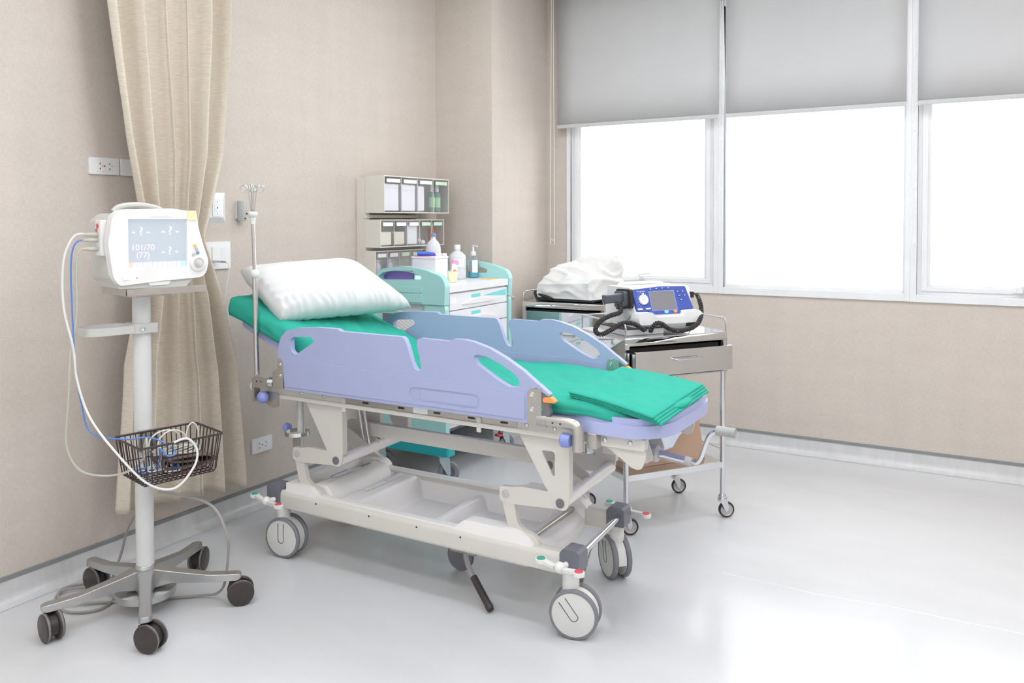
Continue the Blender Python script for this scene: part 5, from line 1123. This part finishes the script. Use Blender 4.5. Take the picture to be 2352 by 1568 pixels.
# lower shelf: cardboard box, blue cloth
t = thing('cardboard_box', 'brown cardboard box on the lower shelf of the steel trolley', 'box', WB(.28, .22, .285), HB)
MB().add([(-.23, -.13, 0), (.25, -.13, 0), (.25, .13, 0), (-.23, .13, 0), (-.22, -.125, .205), (.215, -.125, .205), (.205, .13, .205), (-.22, .13, .205)], [(0, 3, 2, 1), (4, 5, 6, 7), (0, 1, 5, 4), (1, 2, 6, 5), (2, 3, 7, 6), (3, 0, 4, 7)]).build('box_body', T['card'], t, bevel=.003)
MB().box(-.232, -.2305, -.01, .03, 0, .17).build('tape_seam', T['rack'], t)
t = thing('folded_gown', 'pale blue folded cloth draped over the cardboard box', 'cloth', WB(.28, .2, .49), HB)
def gown(u, v):
    xr_ = .02 + .12 * min(1, v / .35) + .09 * max(0, v - .35); x = -.20 + (.20 + xr_) * u; s = (v - .35); y = -.145 + .01 * math.sin(x * 40) if v < .35 else -.145 + (v - .35) / .65 * .27
    z = .024 + .012 * noise.noise(Vector((x * 12, v * 6, 2))) if v >= .35 else .024 - (.35 - v) / .35 * .14
    return (x + .01 * noise.noise(Vector((x * 8, v * 9, 5))), y - .010 * abs(noise.noise(Vector((x * 15, v * 4, 9)))), z)
for k, (dz, sc_) in enumerate(((0, 1), (.022, .96))):
    MB().grid(gown, 50, 40).fn(lambda x, y, z: (x * sc_, y * (1.02 - .03 * k), z * (1 if z > 0 else (1, .25, .2)[k]) + dz)).build('cloth_fold', T['cloth'], t, solid=.012, angle=80)
# bagged machine ------------------------------------------------------------
mc = thing('covered_machine', 'machine under a crumpled white fabric cover on the left steel trolley', 'covered machine', (-2.46, 5.13, .941))
base = [(-2.72, 5.02), (-2.31, 5.0), (-2.20, 5.26), (-2.60, 5.30)]
topp = [(-2.60, 5.09, 1.195), (-2.30, 5.07, 1.135), (-2.20, 5.20, 1.262), (-2.56, 5.24, 1.205)]
midp = [(-2.70, 5.0, 1.06), (-2.33, 4.985, 1.075), (-2.185, 5.25, 1.12), (-2.62, 5.31, 1.10)]
def cov(u, v):
    k = u * 4; i = int(k) % 4; f = k - int(k); f2 = f
    def ed(L, z=None):
        a, b = Vector(L[i] if len(L[i]) == 3 else (*L[i], z)), Vector(L[(i + 1) % 4] if len(L[0]) == 3 else (*L[(i + 1) % 4], z)); return a.lerp(b, f2)
    b, m_, tp = ed(base, .962), ed(midp), ed(topp)
    c = Vector((-2.42, 5.15, 1.185))
    if v < .4: p = b.lerp(m_, v / .4)
    elif v < .75: p = m_.lerp(tp, (v - .4) / .35)
    else: p = tp.lerp(c, (v - .75) / .25)
    n1 = noise.noise(p * 9); n2 = abs(noise.noise(p * 22)) * .7
    o = (p - Vector((-2.45, 5.14, 1.08))).normalized(); n3 = 1 - abs(noise.noise(Vector((p.x * 7 + p.z * 5, p.y * 6, p.z * 9))) * 2); p = p + o * (.020 * n1 + .012 * n2 + .022 * max(0, n3) ** 3) * min(1, v * 5)
    return p
MB().grid(cov, 96, 48).build('fabric_cover', T['cover'], mc, True, angle=80)
MB().box(-2.735, -2.30, 5.015, 5.25, .943, .968).build('machine_base', T['black'], mc, True, bevel=.006)
MB().tube(cat([(-2.73, 5.02, .965), (-2.745, 5.03, 1.0), (-2.70, 5.02, .985), (-2.62, 5.005, .962), (-2.60, 5.0, .955)], 5), .012, 10).build('machine_cable', T['black'], mc, True)
